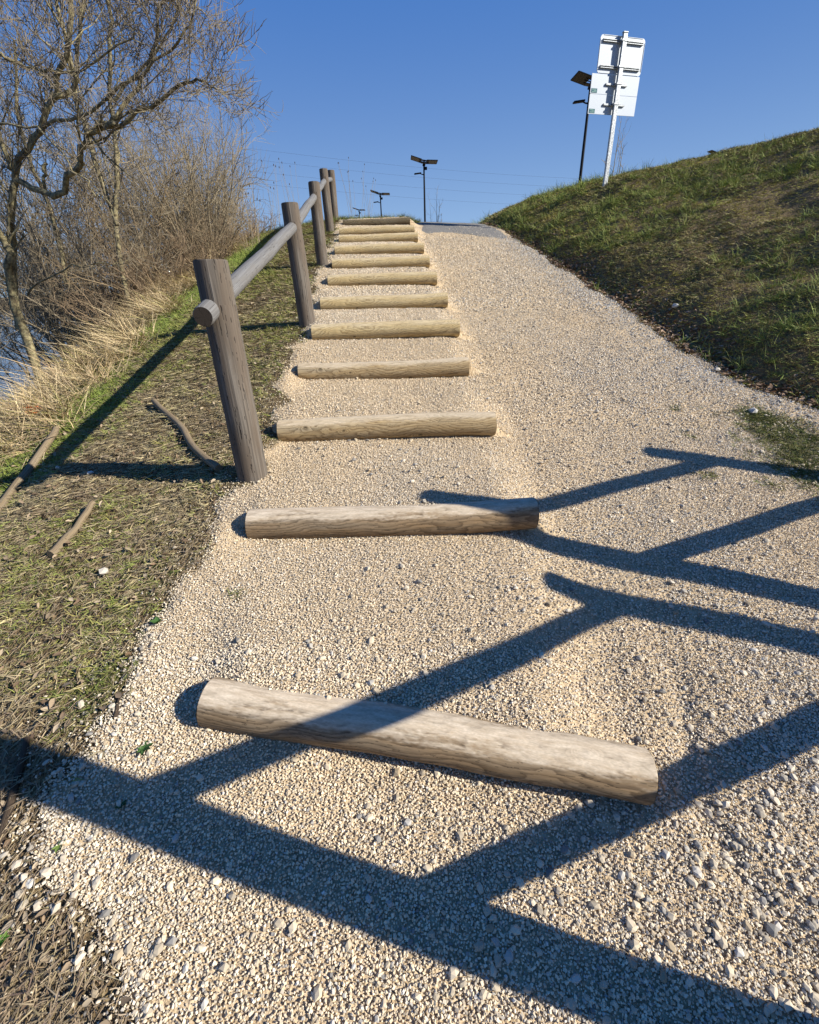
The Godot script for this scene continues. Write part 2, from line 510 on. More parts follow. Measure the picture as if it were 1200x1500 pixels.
func step_log(i: int, a: Vector3, b: Vector3, mat: Material, label: String) -> void:
	var o := thing("timber_step", (a + b) * 0.5 - Vector3(0, 0.083, 0), label, "log step", "timber steps up the gravel ramp")
	var length := a.distance_to(b)
	var mb := MB.new()
	var f := FastNoiseLite.new(); f.seed = 100 + i; f.frequency = 1.0
	var sides := 40
	var xs := [0.0, 0.005]
	for k in 28: xs.append(lerpf(0.02, length - 0.02, k / 27.0))
	xs.append(length - 0.005); xs.append(length)
	var dir := (b - a).normalized()
	var zz := Vector3.UP - dir * dir.y
	zz = zz.normalized()
	var side := dir.cross(zz).normalized()       # away from or towards the climber
	var flip := -1.0 if i % 2 else 1.0
	for k in xs.size():
		var x: float = xs[k]
		var r := 0.083
		if k == 0 or k == xs.size() - 1: r -= 0.006
		var off := zz * (0.010 * f.get_noise_2d(x * 1.1, 5.0) + 0.007 * sin(PI * x / length) * flip) + side * 0.012 * f.get_noise_2d(x * 1.1, 45.0)
		for s in sides + 1:
			var an := TAU * s / sides
			var nn := zz * cos(an) + side * sin(an)
			var rr := r * (1.0 + 0.035 * f.get_noise_3d(x * 2.0, cos(an) * 1.5, sin(an) * 1.5) + 0.012 * f.get_noise_3d(x * 9.0, cos(an) * 3.0, sin(an) * 3.0))
			mb.v.append(a + dir * x + off + nn * rr - o.position)
			mb.n.append((nn + dir * (-0.6 if k == 0 else (0.6 if k == xs.size() - 1 else 0.0))).normalized())
			mb.uv.append(Vector2(fposmod(x / 1.52 + i * 0.137, 1.0) if false else x / 1.52, float(s) / sides))
	for k in xs.size() - 1:
		for s in sides:
			var p: int = k * (sides + 1) + s
			var q := p + sides + 1
			mb.ix.append_array([p, q, p + 1, p + 1, q, q + 1])
	part("log_body", mb.mesh(), o, mat)
	for e in [[a, -dir], [b, dir]]:
		var c := MB.new()
		var w: float = 0.0 if e[0] == a else length
		var off2 := zz * (0.010 * f.get_noise_2d(w * 1.1, 5.0)) + side * 0.012 * f.get_noise_2d(w * 1.1, 45.0)
		c.disc(e[0] + off2 + e[1] * 0.0005 - o.position, e[1], zz, 0.0785, 32)
		part("sawn_end", c.mesh(), o, M.log_end)

func post_at(o: Node3D, foot: Vector3, height: float, r: float, lean: Vector3, seed_: int) -> void:
	var p := part("post", pole_mesh(height + 0.35, r * 1.06, r * 0.97, 32, 14, seed_, 0.003), o, M.pole)
	p.transform = Transform3D(along(Vector3.UP + lean, Vector3.BACK).rotated(Vector3.UP, 0.0), foot - o.position - (Vector3.UP + lean).normalized() * 0.35)
	var c := part("post_top", cap_mesh(r * 0.97 - 0.006), p, M.pole_end)
	c.position = Vector3(0, height + 0.3505, 0)

func rail_at(o: Node3D, a: Vector3, b: Vector3, r: float, seed_: int) -> void:
	var length := a.distance_to(b)
	var p := part("rail", pole_mesh(length, r, r * 0.96, 28, 16, seed_, 0.004, 0.0), o, M.rail)
	p.transform = Transform3D(along(b - a, Vector3.UP), a - o.position)
	var c := part("rail_end", cap_mesh(r - 0.005, false), p, M.rail_end); c.position = Vector3(0, -0.0005, 0)
	var c2 := part("rail_end", cap_mesh(r * 0.96 - 0.005), p, M.rail_end); c2.position = Vector3(0, length + 0.0005, 0)

# ------------------------------------------------------------------ scatter
func scatter(called: String, mesh: Mesh, mat: Material, rows: PackedFloat32Array, parent: Node) -> MultiMeshInstance3D:
	var mm := MultiMesh.new()
	mm.transform_format = MultiMesh.TRANSFORM_3D
	mm.use_colors = true
	mm.mesh = mesh
	mm.instance_count = rows.size() / 16
	mm.buffer = rows
	var o := MultiMeshInstance3D.new()
	o.multimesh = mm
	o.material_override = mat
	o.name = called
	parent.add_child(o, true)
	return o

func put(rows: PackedFloat32Array, t: Transform3D, c: Color) -> void:
	var b := t.basis
	rows.append_array([b.x.x, b.y.x, b.z.x, t.origin.x, b.x.y, b.y.y, b.z.y, t.origin.y, b.x.z, b.y.z, b.z.z, t.origin.z, c.r, c.g, c.b, 1.0])

func chip_mesh(seed_: int, flat: float, rough := 0.72) -> ArrayMesh:      # an angular crushed stone, about 1 across
	var r := RandomNumberGenerator.new(); r.seed = seed_
	var p := []
	var phi := (1.0 + sqrt(5.0)) / 2.0
	for q in [[-1, phi, 0], [1, phi, 0], [-1, -phi, 0], [1, -phi, 0], [0, -1, phi], [0, 1, phi], [0, -1, -phi], [0, 1, -phi], [phi, 0, -1], [phi, 0, 1], [-phi, 0, -1], [-phi, 0, 1]]:
		var w := Vector3(q[0], q[1], q[2]).normalized() * 0.5 * r.randf_range(rough, 1.12)
		p.append(w * Vector3(r.randf_range(0.95, 1.15), flat, r.randf_range(0.75, 0.95)))
	var mb := MB.new()
	for t in [[0, 11, 5], [0, 5, 1], [0, 1, 7], [0, 7, 10], [0, 10, 11], [1, 5, 9], [5, 11, 4], [11, 10, 2], [10, 7, 6], [7, 1, 8], [3, 9, 4], [3, 4, 2], [3, 2, 6], [3, 6, 8], [3, 8, 9], [4, 9, 5], [2, 4, 11], [6, 2, 10], [8, 6, 7], [9, 8, 1]]:
		var ctr: Vector3 = p[t[0]] + p[t[1]] + p[t[2]]
		if (p[t[1]] - p[t[0]]).cross(p[t[2]] - p[t[0]]).dot(ctr) > 0.0: mb.tri(p[t[0]], p[t[1]], p[t[2]])
		else: mb.tri(p[t[0]], p[t[2]], p[t[1]])
	return mb.mesh()

# a flat-faced splinter of crushed rock: a box with its corners knocked out of true
func splinter_mesh(seed_: int, flat: float) -> ArrayMesh:
	var r := RandomNumberGenerator.new(); r.seed = seed_
	var p := []
	for k in 8:
		var w := Vector3(-1.0 if k & 1 else 1.0, -1.0 if k & 2 else 1.0, -1.0 if k & 4 else 1.0)
		w = w * Vector3(r.randf_range(0.45, 1.1), flat * r.randf_range(0.35, 1.15), r.randf_range(0.3, 0.95)) * 0.5
		p.append(w + Vector3(r.randfn(), 0.3 * r.randfn(), r.randfn()) * 0.05)
	var mb := MB.new()
	for f in [[0, 1, 3, 2], [4, 6, 7, 5], [0, 4, 5, 1], [2, 3, 7, 6], [0, 2, 6, 4], [1, 5, 7, 3]]:
		for t in [[f[0], f[1], f[2]], [f[0], f[2], f[3]]]:
			var ctr: Vector3 = p[t[0]] + p[t[1]] + p[t[2]]
			if (p[t[1]] - p[t[0]]).cross(p[t[2]] - p[t[0]]).dot(ctr) > 0.0: mb.tri(p[t[0]], p[t[1]], p[t[2]])
			else: mb.tri(p[t[0]], p[t[2]], p[t[1]])
	return mb.mesh()

func stone_color(x: float, d: float) -> Color:
	var k := rng.randf()
	var v := rng.randf_range(0.68, 1.22)
	var grey := clampf(0.35 + 0.3 * sm(0.6, 1.6, x) + 0.9 * n1.get_noise_2d(x * 35.0 + 500.0, d * 35.0), 0.0, 1.0)
	var c := Color(0.67, 0.54, 0.365).lerp(Color(0.61, 0.53, 0.41), grey)
	c = c.lerp(Color(0.50, 0.475, 0.425), 0.8 * (1.0 - sm(0.15, 0.8, right_edge(d) - x)))
	if k > 0.95: c = Color(0.29, 0.265, 0.23)
	elif k > 0.89: c = Color(0.60, 0.54, 0.445)
	elif k > 0.82: c = Color(0.54, 0.42, 0.27)
	return c * v

func make_gravel() -> void:
	var kinds := []
	for k in 8: kinds.append(PackedFloat32Array())
	# [d from, d to, spacing, smallest, largest]
	for zone in [[0.15, 1.4, 0.0070, 0.0046, 0.0108], [1.4, 3.2, 0.0078, 0.0048, 0.0105], [3.2, 6.0, 0.0125, 0.007, 0.0135], [6.0, 13.0, 0.021, 0.010, 0.020]]:
		var d: float = zone[0]
		while d < zone[1]:
			var x := -1.5 if d > 1.2 else -1.4
			var x1 := minf(0.80 * d + 1.05, right_edge(d) + 0.25) if d < 4.0 else right_edge(d) + 0.25
			while x < x1:
				var xx: float = x + rng.randf_range(-0.5, 0.5) * zone[2]
				var dd: float = d + rng.randf_range(-0.5, 0.5) * zone[2]
				x += zone[2]
				var s := inside(xx, dd)
				if s < 0.0:
					if rng.randf() > 0.22 * exp(s * 7.0) : continue
				if dd > 10.5 and xx > 0.4 and rng.randf() < sm(10.5, 11.3, dd): continue
				var coarse := n2.get_noise_2d(xx * 40.0 + 300.0, dd * 40.0)
				if rng.randf() < 0.20 + 0.7 * coarse: continue
				var q := rng.randf()
				var size: float = lerpf(zone[3], zone[4], q * q)
				if dd > 1.3 and xx < 0.55 - 0.03 * dd: size *= 0.8      # the treads are dressed with finer grit
				var y := G(xx, dd)
				var bs := Basis.from_euler(Vector3(rng.randf_range(-0.7, 0.7), rng.randf() * TAU, rng.randf_range(-0.7, 0.7))).scaled(Vector3.ONE * size)
				put(kinds[rng.randi() % 5], Transform3D(bs, Vector3(xx, y + 0.008 + size * 0.20, -dd)), stone_color(xx, dd))
			d += zone[2]
	# coarser stones lying on top, more of them on the ramp side and along the borders
	for k in 34000:
		var d2 := 0.2 + 12.5 * pow(rng.randf(), 1.9)
		var x2 := rng.randf_range(-1.3, minf(right_edge(d2), 0.85 * d2 + 1.1))
		var s2 := inside(x2, d2)
		if s2 < -0.25 or (s2 < 0.0 and rng.randf() < -5.0 * s2): continue
		var dens := 0.10 + 0.55 * sm(0.5, 1.3, x2) + 0.12 * (1.0 - sm(0.0, 0.22, s2)) + 0.4 * (1.0 - sm(0.1, 0.7, right_edge(d2) - x2)) + 0.4 * (1.0 - sm(0.5, 0.95, d2)) + 0.9 * n1.get_noise_2d(x2 * 50.0, d2 * 50.0)
		if rng.randf() > dens: continue
		var size2 := 0.009 + 0.025 * pow(rng.randf(), 3.8)
		var bs2 := Basis.from_euler(Vector3(rng.randf_range(-0.4, 0.4), rng.randf() * TAU, rng.randf_range(-0.4, 0.4))).scaled(Vector3.ONE * size2)
		put(kinds[5 + rng.randi() % 3], Transform3D(bs2, Vector3(x2, G(x2, d2) + 0.008 + size2 * 0.18, -d2)), stone_color(x2, d2) * 0.80)
	var o := Node3D.new()
	o.name = "gravel"; add_child(o)
	tag(o, "loose pale limestone gravel covering the ramp and the treads", "gravel", "", "stuff")
	var total := 0
	for k in 8:
		total += kinds[k].size() / 16
		scatter("stone_chips", splinter_mesh(200 + k, [0.7, 0.85, 0.6, 0.8, 0.95][k]) if k < 4 else chip_mesh(200 + k, [0.6, 0.5, 0.62, 0.72][k - 4], 0.5), M.stone, kinds[k], o)
	print("gravel ", total)

# a clump of blades; lean 0 stands, 1 lies down
func clump(seed_: int, blades: int, spread: float, height: float, width: float, lean: float, curl: float) -> ArrayMesh:
	var r := RandomNumberGenerator.new(); r.seed = seed_
	var mb := MB.new(); mb.colored = true
	for k in blades:
		var a := r.randf() * TAU
		var foot := Vector3(cos(a), 0, sin(a)) * spread * sqrt(r.randf())
		var az := r.randf() * TAU
		var out := Vector3(cos(az), 0, sin(az))
		var l := clampf(lean + r.randf_range(-0.3, 0.3), 0.02, 1.1)
		var h := height * r.randf_range(0.5, 1.15)
		var side := Vector3(-out.z, 0, out.x).rotated(out, r.randf_range(-0.8, 0.8)) * width * r.randf_range(0.6, 1.2)
		var tint := Color.WHITE * r.randf_range(0.72, 1.2)
		tint = Color(tint.r * r.randf_range(0.92, 1.08), tint.g, tint.b * r.randf_range(0.85, 1.1))
		var prev := foot - Vector3(0, 0.01, 0)
		var steps := 3
		var first := mb.v.size()
		var ang := l * PI * 0.5
		for s in steps + 1:
			var t := float(s) / steps
			var w := side * (1.0 - t * t * 0.92) * 0.5
			var dir := out * sin(ang) + Vector3.UP * cos(ang)
			if s > 0: prev += dir * h / steps
			ang = minf(ang + curl * r.randf_range(0.4, 1.3), 2.0)
			var nn := side.cross(dir).normalized()
			for e in [-1.0, 1.0]:
				mb.v.append(Vector3(prev.x, maxf(prev.y, 0.003), prev.z) + w * e); mb.n.append(nn); mb.uv.append(Vector2(t, e)); mb.c.append(tint)
		for s in steps:
			var p := first + s * 2
			mb.ix.append_array([p, p + 1, p + 2, p + 1, p + 3, p + 2])
	return mb.mesh()

func leaf_mesh(seed_: int) -> ArrayMesh:       # a curled dead leaf about 1 long
	var r := RandomNumberGenerator.new(); r.seed = seed_
	var mb := MB.new(); mb.colored = true
	var rows := 4
	for s in rows + 1:
		var t := float(s) / rows
		var w := 0.26 * sin(PI * (0.08 + 0.9 * t)) * r.randf_range(0.8, 1.15)
		for e in [-1.0, 0.0, 1.0]:
			mb.v.append(Vector3(e * w, 0.14 * absf(e) + 0.22 * t * (1.0 - t) + r.randf_range(-0.03, 0.03), t - 0.5)); mb.n.append(Vector3(-e * 0.5, 1, 0).normalized()); mb.uv.append(Vector2(e, t)); mb.c.append(Color.WHITE)
	for s in rows:
		for e in 2:
			var p := s * 3 + e
			mb.ix.append_array([p, p + 3, p + 1, p + 1, p + 3, p + 4])
	return mb.mesh()

func turf(at: Vector3, scale: Vector3, tilt := 0.0) -> Transform3D:
	var b := Basis(Vector3.UP, rng.randf() * TAU)
	if tilt > 0.0: b = Basis.from_euler(Vector3(rng.randf_range(-tilt, tilt), 0, rng.randf_range(-tilt, tilt))) * b
	return Transform3D(b * Basis.from_scale(scale), at)

const STRAW := Color(0.50, 0.40, 0.225)
const OLIVE := Color(0.275, 0.24, 0.085)
const GREEN := Color(0.185, 0.24, 0.05)
const MOSS := Color(0.40, 0.36, 0.075)
const BROWN := Color(0.27, 0.195, 0.12)

func make_grass() -> void:
	var short := []; var flat := []; var tall := []; var leaves := []; var tuft := []
	for k in 3: short.append(PackedFloat32Array()); flat.append(PackedFloat32Array()); tall.append(PackedFloat32Array()); leaves.append(PackedFloat32Array()); tuft.append(PackedFloat32Array())
	# the verge between path and pond
	for k in 70000:
		var d := 0.15 + 15.0 * pow(rng.randf(), 1.55)
		var u := 5.2 * pow(rng.randf(), 1.15)
		var x := left_edge(d) - u + 0.12
		if x < -0.98 * d - 1.2: continue
		var s := inside(x, d)
		if s > 0.03 or (s > -0.12 and rng.randf() < 0.75 + 2.0 * s): continue
		var y := G(x, d)
		var patch := n1.get_noise_2d(x * 45.0, d * 45.0)
		var patch2 := n2.get_noise_2d(x * 120.0 + 50.0, d * 120.0)
		var uu := u + 1.1 * n2.get_noise_2d(x * 25.0 + 40.0, d * 25.0)
		var wet := 0.95 * sm(1.1, 2.1, uu) * (1.0 - sm(2.4, 3.2, uu)) * sm(1.8, 3.4, d)     # greener strip along the bank top
		var bare := 1.0 - sm(0.6, 1.6, d + 0.3 * patch)
		var green := clampf(0.36 + 1.1 * patch + 0.5 * patch2 + 0.75 * wet + 0.2 * sm(2.5, 5.0, d) - 0.75 * bare, 0.0, 1.0)
		var big := 1.0 + 0.09 * d
		var at := Vector3(x, y - 0.004, -d)
		if rng.randf() < green * 0.85:
			var col := OLIVE.lerp(GREEN * 1.1, clampf(0.35 + 0.6 * wet + rng.randf_range(-0.3, 0.4), 0, 1)) * rng.randf_range(0.8, 1.35)
			put(short[rng.randi() % 3], turf(at, Vector3(1, (0.75 + 1.3 * wet + rng.randf() * 0.5), 1) * big, 0.35), col)
		else:
			var col2 := STRAW.lerp(OLIVE, rng.randf() * 0.6).lerp(BROWN, clampf(0.33 + 0.55 * bare - 0.6 * patch2 + rng.randf_range(-0.35, 0.4), 0, 1)) * rng.randf_range(0.7, 1.3)
			put(flat[rng.randi() % 3], turf(at, Vector3.ONE * big * rng.randf_range(0.7, 1.3), 0.2), col2)
		if rng.randf() < 0.14 + 0.10 * bare:
			var lc := Color(0.17, 0.11, 0.065).lerp(Color(0.38, 0.30, 0.20), pow(rng.randf(), 1.6)) * rng.randf_range(0.6, 1.2)
			var lb := Basis.from_euler(Vector3(rng.randf_range(-0.5, 0.5), rng.randf() * TAU, rng.randf_range(-0.5, 0.5))).scaled(Vector3(rng.randf_range(0.5, 1.2), rng.randf_range(0.5, 2.0), 1) * rng.randf_range(0.012, 0.04))
			put(leaves[rng.randi() % 3], Transform3D(lb, at + Vector3(0, 0.018, 0)), lc)
	# tall dry grass on the bank above the water
	for k in 7000:
		var d := 1.2 + 14.0 * pow(rng.randf(), 1.1)
		var u := 2.15 + 0.9 * n1.get_noise_2d(d * 70.0, 9.0) + 4.2 * pow(rng.randf(), 1.2) - 0.35 * sm(3.0, 1.5, d)
		var x := left_edge(d) - u
		if x < -1.0 * d - 1.0: continue
		var at := Vector3(x, G(x, d) - 0.01, -d)
		if at.y < -0.7: continue
		var patch := n1.get_noise_2d(x * 40.0, d * 40.0)
		if rng.randf() < 0.25 - 0.8 * patch: continue
		var col := Color(0.66, 0.52, 0.30).lerp(Color(0.40, 0.285, 0.155), rng.randf()) * rng.randf_range(0.75, 1.2)
		if rng.randf() < 0.10: col = OLIVE * 1.2
		var hh := rng.randf_range(0.45, 0.95) * lerpf(0.55, 1.0, sm(2.0, 3.2, u))
		put(tall[rng.randi() % 3], turf(at, Vector3(1, hh, 1), 0.4), col)
	# the mound beyond the path
	for k in 115000:
		var d := 1.9 + 17.0 * pow(rng.randf(), 1.25)
		var w := 9.5 * pow(rng.randf(), 1.35)
		var x := right_edge(d) + w - 0.05
		if x > 0.98 * d + 1.2: continue
		if inside(x, d) > 0.0: continue
		var y := G(x, d)
		var at := Vector3(x, y - 0.006, -d)
		var patch := n1.get_noise_2d(x * 30.0 + 900.0, d * 30.0)
		var patch2 := n2.get_noise_2d(x * 60.0 + 50.0, d * 60.0)
		var big := 0.9 + 0.06 * d
		var foot := 1.0 - sm(0.10, 0.55 + 0.5 * patch2, w)
		if rng.randf() < 0.8 * foot:
			if rng.randf() < 0.7:
				var lb := Basis.from_euler(Vector3(rng.randf_range(-0.6, 0.6), rng.randf() * TAU, rng.randf_range(-0.6, 0.6))).scaled(Vector3.ONE * rng.randf_range(0.025, 0.06))
				put(leaves[rng.randi() % 3], Transform3D(lb, at + Vector3(0, 0.02, 0)), Color(0.17, 0.10, 0.06).lerp(Color(0.34, 0.24, 0.16), rng.randf()))
			continue
		var q := rng.randf()
		if patch2 > 0.08 and q < 0.7:                                     # moss cushions and mossy turf
			put(flat[rng.randi() % 3], turf(at, Vector3(0.6, 1.1, 0.6) * big, 0.3), MOSS * rng.randf_range(0.9, 1.6))
		elif q < 0.50 + 0.7 * patch:
			put(short[rng.randi() % 3], turf(at, Vector3(1, rng.randf_range(0.8, 1.9), 1) * big, 0.4), GREEN.lerp(OLIVE, rng.randf()) * rng.randf_range(0.9, 1.65))
		elif q < 0.70:
			put(flat[rng.randi() % 3], turf(at, Vector3.ONE * big * rng.randf_range(0.7, 1.4), 0.4), STRAW.lerp(OLIVE, rng.randf_range(0.3, 1.0)) * rng.randf_range(0.8, 1.3))
		else:
			put(short[rng.randi() % 3], turf(at, Vector3(1.1, 0.7, 1.1) * big, 0.6), OLIVE.lerp(BROWN, rng.randf() * 0.7) * rng.randf_range(0.75, 1.35))
		if rng.randf() < 0.045 and patch > -0.05:
			put(tuft[rng.randi() % 3], turf(at, Vector3(1, rng.randf_range(0.7, 1.5), 1) * big * 0.8, 0.4), GREEN.lerp(Color(0.25, 0.27, 0.08), rng.randf()) * rng.randf_range(0.8, 1.3))
	# rough grass along the crest beyond the top step
	for k in 9000:
		var d := rng.randf_range(12.2, 22.0)
		var x := rng.randf_range(-6.0, 0.6 - (d - 12.5) * 0.02)
		if x > -1.4 and d < 12.75: continue
		var at := Vector3(x, G(x, d), -d)
		put(tuft[rng.randi() % 3], turf(at, Vector3(1, rng.randf_range(0.5, 1.2), 1), 0.4), GREEN.lerp(OLIVE, rng.randf()) * rng.randf_range(0.5, 0.95))
	# weeds in the gravel by the foot of the mound, and odd tufts
	for spot in [[1150, 640, 0.32, 700], [1185, 690, 0.25, 420], [1110, 612, 0.14, 140], [1035, 697, 0.06, 16], [1130, 715, 0.06, 14], [1010, 640, 0.05, 6], [990, 600, 0.06, 7], [175, 985, 0.08, 18], [120, 1040, 0.10, 18], [345, 875, 0.03, 4]]:
		var c := on_ground(spot[0], spot[1])
		for k in spot[3]:
			var x: float = c.x + rng.randfn(0, 0.55) * spot[2]
			var d: float = -c.z + rng.randfn(0, 0.55) * spot[2]
			var col := GREEN.lerp(OLIVE, rng.randf()) * rng.randf_range(0.4, 0.9)
			put(short[rng.randi() % 3], turf(Vector3(x, G(x, d) + 0.008, -d), Vector3(1.0, rng.randf_range(0.7, 1.5), 1.0), 0.4), col)
	# litter of stalks and twigs in the bare corner
	var stalk := PackedFloat32Array()
	for k in 8500:
		var d := rng.randf_range(0.1, 2.2) if k % 3 else rng.randf_range(0.1, 0.8)
		var x := left_edge(d) - 1.5 * pow(rng.randf(), 1.2) + 0.10
		if inside(x, d) > 0.02: continue
		var g := Color(0.22, 0.155, 0.095).lerp(Color(0.44, 0.34, 0.22), rng.randf()) * rng.randf_range(0.7, 1.15)
		var b := Basis.from_euler(Vector3(rng.randf_range(-0.25, 0.25), rng.randf() * TAU, rng.randf_range(-1.0, 1.0))).scaled(Vector3(0.55, 0.55, 1) * rng.randf_range(0.012, 0.055))
		put(stalk, Transform3D(b, Vector3(x, G(x, d) + rng.randf_range(0.006, 0.022), -d)), g)
	var o := Node3D.new(); o.name = "grass"; add_child(o)
	tag(o, "short matted grass, moss and green tufts on the verge and the mound", "grass", "", "stuff")
	for k in 3:
		scatter("short_blades", clump(300 + k, 16, 0.03, 0.042, 0.0030, 0.5, 0.25), M.blade, short[k], o)
		scatter("matted_blades", clump(310 + k, 14, 0.04, 0.052, 0.0028, 0.95, 0.08), M.blade, flat[k], o)
		scatter("long_blades", clump(320 + k, 18, 0.04, 0.17, 0.0055, 0.35, 0.28), M.blade, tuft[k], o)
	var o2 := Node3D.new(); o2.name = "dry_grass"; add_child(o2)
	tag(o2, "tall straw-coloured dry grass on the bank above the pond", "dry grass", "", "stuff")
	for k in 3: scatter("straw_blades", clump(330 + k, 20, 0.14, [0.5, 0.66, 0.4][k], 0.0085, [0.35, 0.5, 0.8][k], [0.3, 0.22, 0.12][k]), M.blade, tall[k], o2)
	var o3 := Node3D.new(); o3.name = "leaf_litter"; add_child(o3)
	tag(o3, "brown dead leaves and stalks scattered on the bare ground", "leaf litter", "", "stuff")
	for k in 3: scatter("dead_leaves", leaf_mesh(340 + k), M.litter, leaves[k], o3)
	var sm_ := MB.new(); sm_.colored = true
	sm_.tube(PackedVector3Array([Vector3(0, 0, -0.5), Vector3(0.04, 0.02, 0), Vector3(0, 0, 0.5)]), PackedFloat32Array([0.03, 0.04, 0.02]), 4)
	scatter("stalks", sm_.mesh(), M.litter, stalk, o3)

# ------------------------------------------------------------------ bare trees
func wander(from: Vector3, dir: Vector3, length: float, steps: int, wig: float, lift: float) -> PackedVector3Array:
	var pts := PackedVector3Array([from])
	var p := from
	var d := dir.normalized()
	for k in steps:
		d = (d + Vector3(rng.randf_range(-wig, wig), rng.randf_range(-wig, wig) + lift, rng.randf_range(-wig, wig))).normalized()
		p += d * length / steps
		pts.append(p)
	return pts

func taper(steps: int, r0: float, r1: float) -> PackedFloat32Array:
	var out := PackedFloat32Array()
	for k in steps + 1: out.append(lerpf(r0, r1, float(k) / steps))
	return out

# side shoots along a branch; levels of finer ones are added to `fine`
func shoots(pts: PackedVector3Array, r: float, count: int, length: float, level: int, wood_mb: MB, fine: MB, lift: float, from := 0.2) -> void:
	var segs := pts.size() - 1
	for k in count:
		var t := lerpf(from, 1.0, (k + rng.randf()) / count) * segs
		var i := mini(int(t), segs - 1)
		var p := pts[i].lerp(pts[i + 1], t - i)
		var dir := (pts[i + 1] - pts[i]).normalized()
		var out := dir.cross(Vector3(rng.randfn(), rng.randfn(), rng.randfn())).normalized()
		var go := (dir * rng.randf_range(0.35, 0.9) + out * rng.randf_range(0.6, 1.0) + Vector3(0, lift * 1.5, 0)).normalized()
		var l := length * rng.randf_range(0.5, 1.2) * (1.15 - 0.5 * t / segs)
		var steps := 5 if level > 1 else 4
		var q := wander(p, go, l, steps, 0.24, lift * 0.5)
		var rr := maxf(r * rng.randf_range(0.45, 0.65), 0.0034)
		if level >= 2: wood_mb.tube(q, taper(steps, rr, rr * 0.4), 4)
		else: fine.tube(q, taper(steps, rr, rr * 0.35), 3)
		if level > 0: shoots(q, rr, maxi(3, int(count * 0.75)), length * 0.52, level - 1, wood_mb, fine, lift)

func smooth_path(c: Array) -> PackedVector3Array:
	var curve := Curve3D.new()
	for k in c.size():
		var tan_ := Vector3.ZERO
		if k > 0 and k < c.size() - 1: tan_ = (c[k + 1] - c[k - 1]) * 0.18
		curve.add_point(c[k], -tan_, tan_)
	var out := PackedVector3Array()
	var n := (c.size() - 1) * 4
	for k in n + 1: out.append(curve.samplef(float(k) / 4.0))
	return out

func willow(label: String, limbs: Array, shoot_len: float, level: int) -> void:
	var root := Vector3.ZERO
	var first: Array = limbs[0].p
	root = at_depth(first[0][0], first[0][1], first[0][2])
	root.y = G(root.x, -root.z) - 0.05
	var o := thing("bare_tree", root, label, "tree", "leafless trees on the bank of the pond")
	var boughs := MB.new(); var fine := MB.new()
	for k in limbs.size():
		var pts := []
		for q in limbs[k].p: pts.append(at_depth(q[0], q[1], q[2]) - root)
		if k == 0: pts[0] = Vector3(0, -0.1, 0)
		var path := smooth_path(pts)
		for i in path.size(): path[i] += Vector3(rng.randfn(), rng.randfn(), rng.randfn()) * 0.016
		var mb := MB.new()
		mb.tube(path, taper(path.size() - 1, limbs[k].r[0] * 0.72, limbs[k].r[1] * 0.72), 9)
		part("trunk" if limbs[k].get("trunk", false) else "limb", mb.mesh(), o, M.bark)
		shoots(path, limbs[k].r[1] * 0.75, limbs[k].n, shoot_len * limbs[k].get("s", 1.0), level, boughs, fine, 0.12, limbs[k].get("from", 0.25))
	part("branches", boughs.mesh(), o, M.bark).set_meta("kind", "stuff")
	part("twigs", fine.mesh(), o, M.twig_dark).set_meta("kind", "stuff")

func make_shrub(seed_: int, stems: int, height: float, spread: float, wig: float, count: int, low := 0.12) -> Array:
	rng.seed = seed_
	var main := MB.new(); var boughs := MB.new(); var fine := MB.new()
	for k in stems:
		var a := rng.randf() * TAU
		var foot := Vector3(cos(a), 0, sin(a)) * 0.28 * sqrt(rng.randf()) - Vector3(0, 0.15, 0)
		var lean := spread * sqrt(rng.randf())
		var dir := Vector3(cos(a) * lean, 1.0, sin(a) * lean)
		var l := height * rng.randf_range(0.6, 1.1)
		var pts := wander(foot, dir, l, 9, wig, 0.03)
		var r := 0.012 + 0.02 * rng.randf()
		main.tube(pts, taper(9, r, 0.004), 5)
		shoots(pts, r * 0.45, count, l * 0.33, 1, boughs, fine, 0.08, low)
		shoots(pts, r * 0.3, count, l * 0.22, 0, boughs, fine, 0.08, low)
	return [main.mesh(), fine.mesh()]

func shrub(called: String, meshes: Array, x: float, d: float, scale: Vector3, turn: float, label: String, mat: Material, group: String, category := "shrub") -> void:
	var o := thing(called, Vector3(x, G(x, d) - 0.05, -d), label, category, group)
	o.rotation.y = turn; o.scale = scale
	part("stems", meshes[0], o, mat).set_meta("kind", "stuff")
	part("twigs", meshes[1], o, mat).set_meta("kind", "stuff")

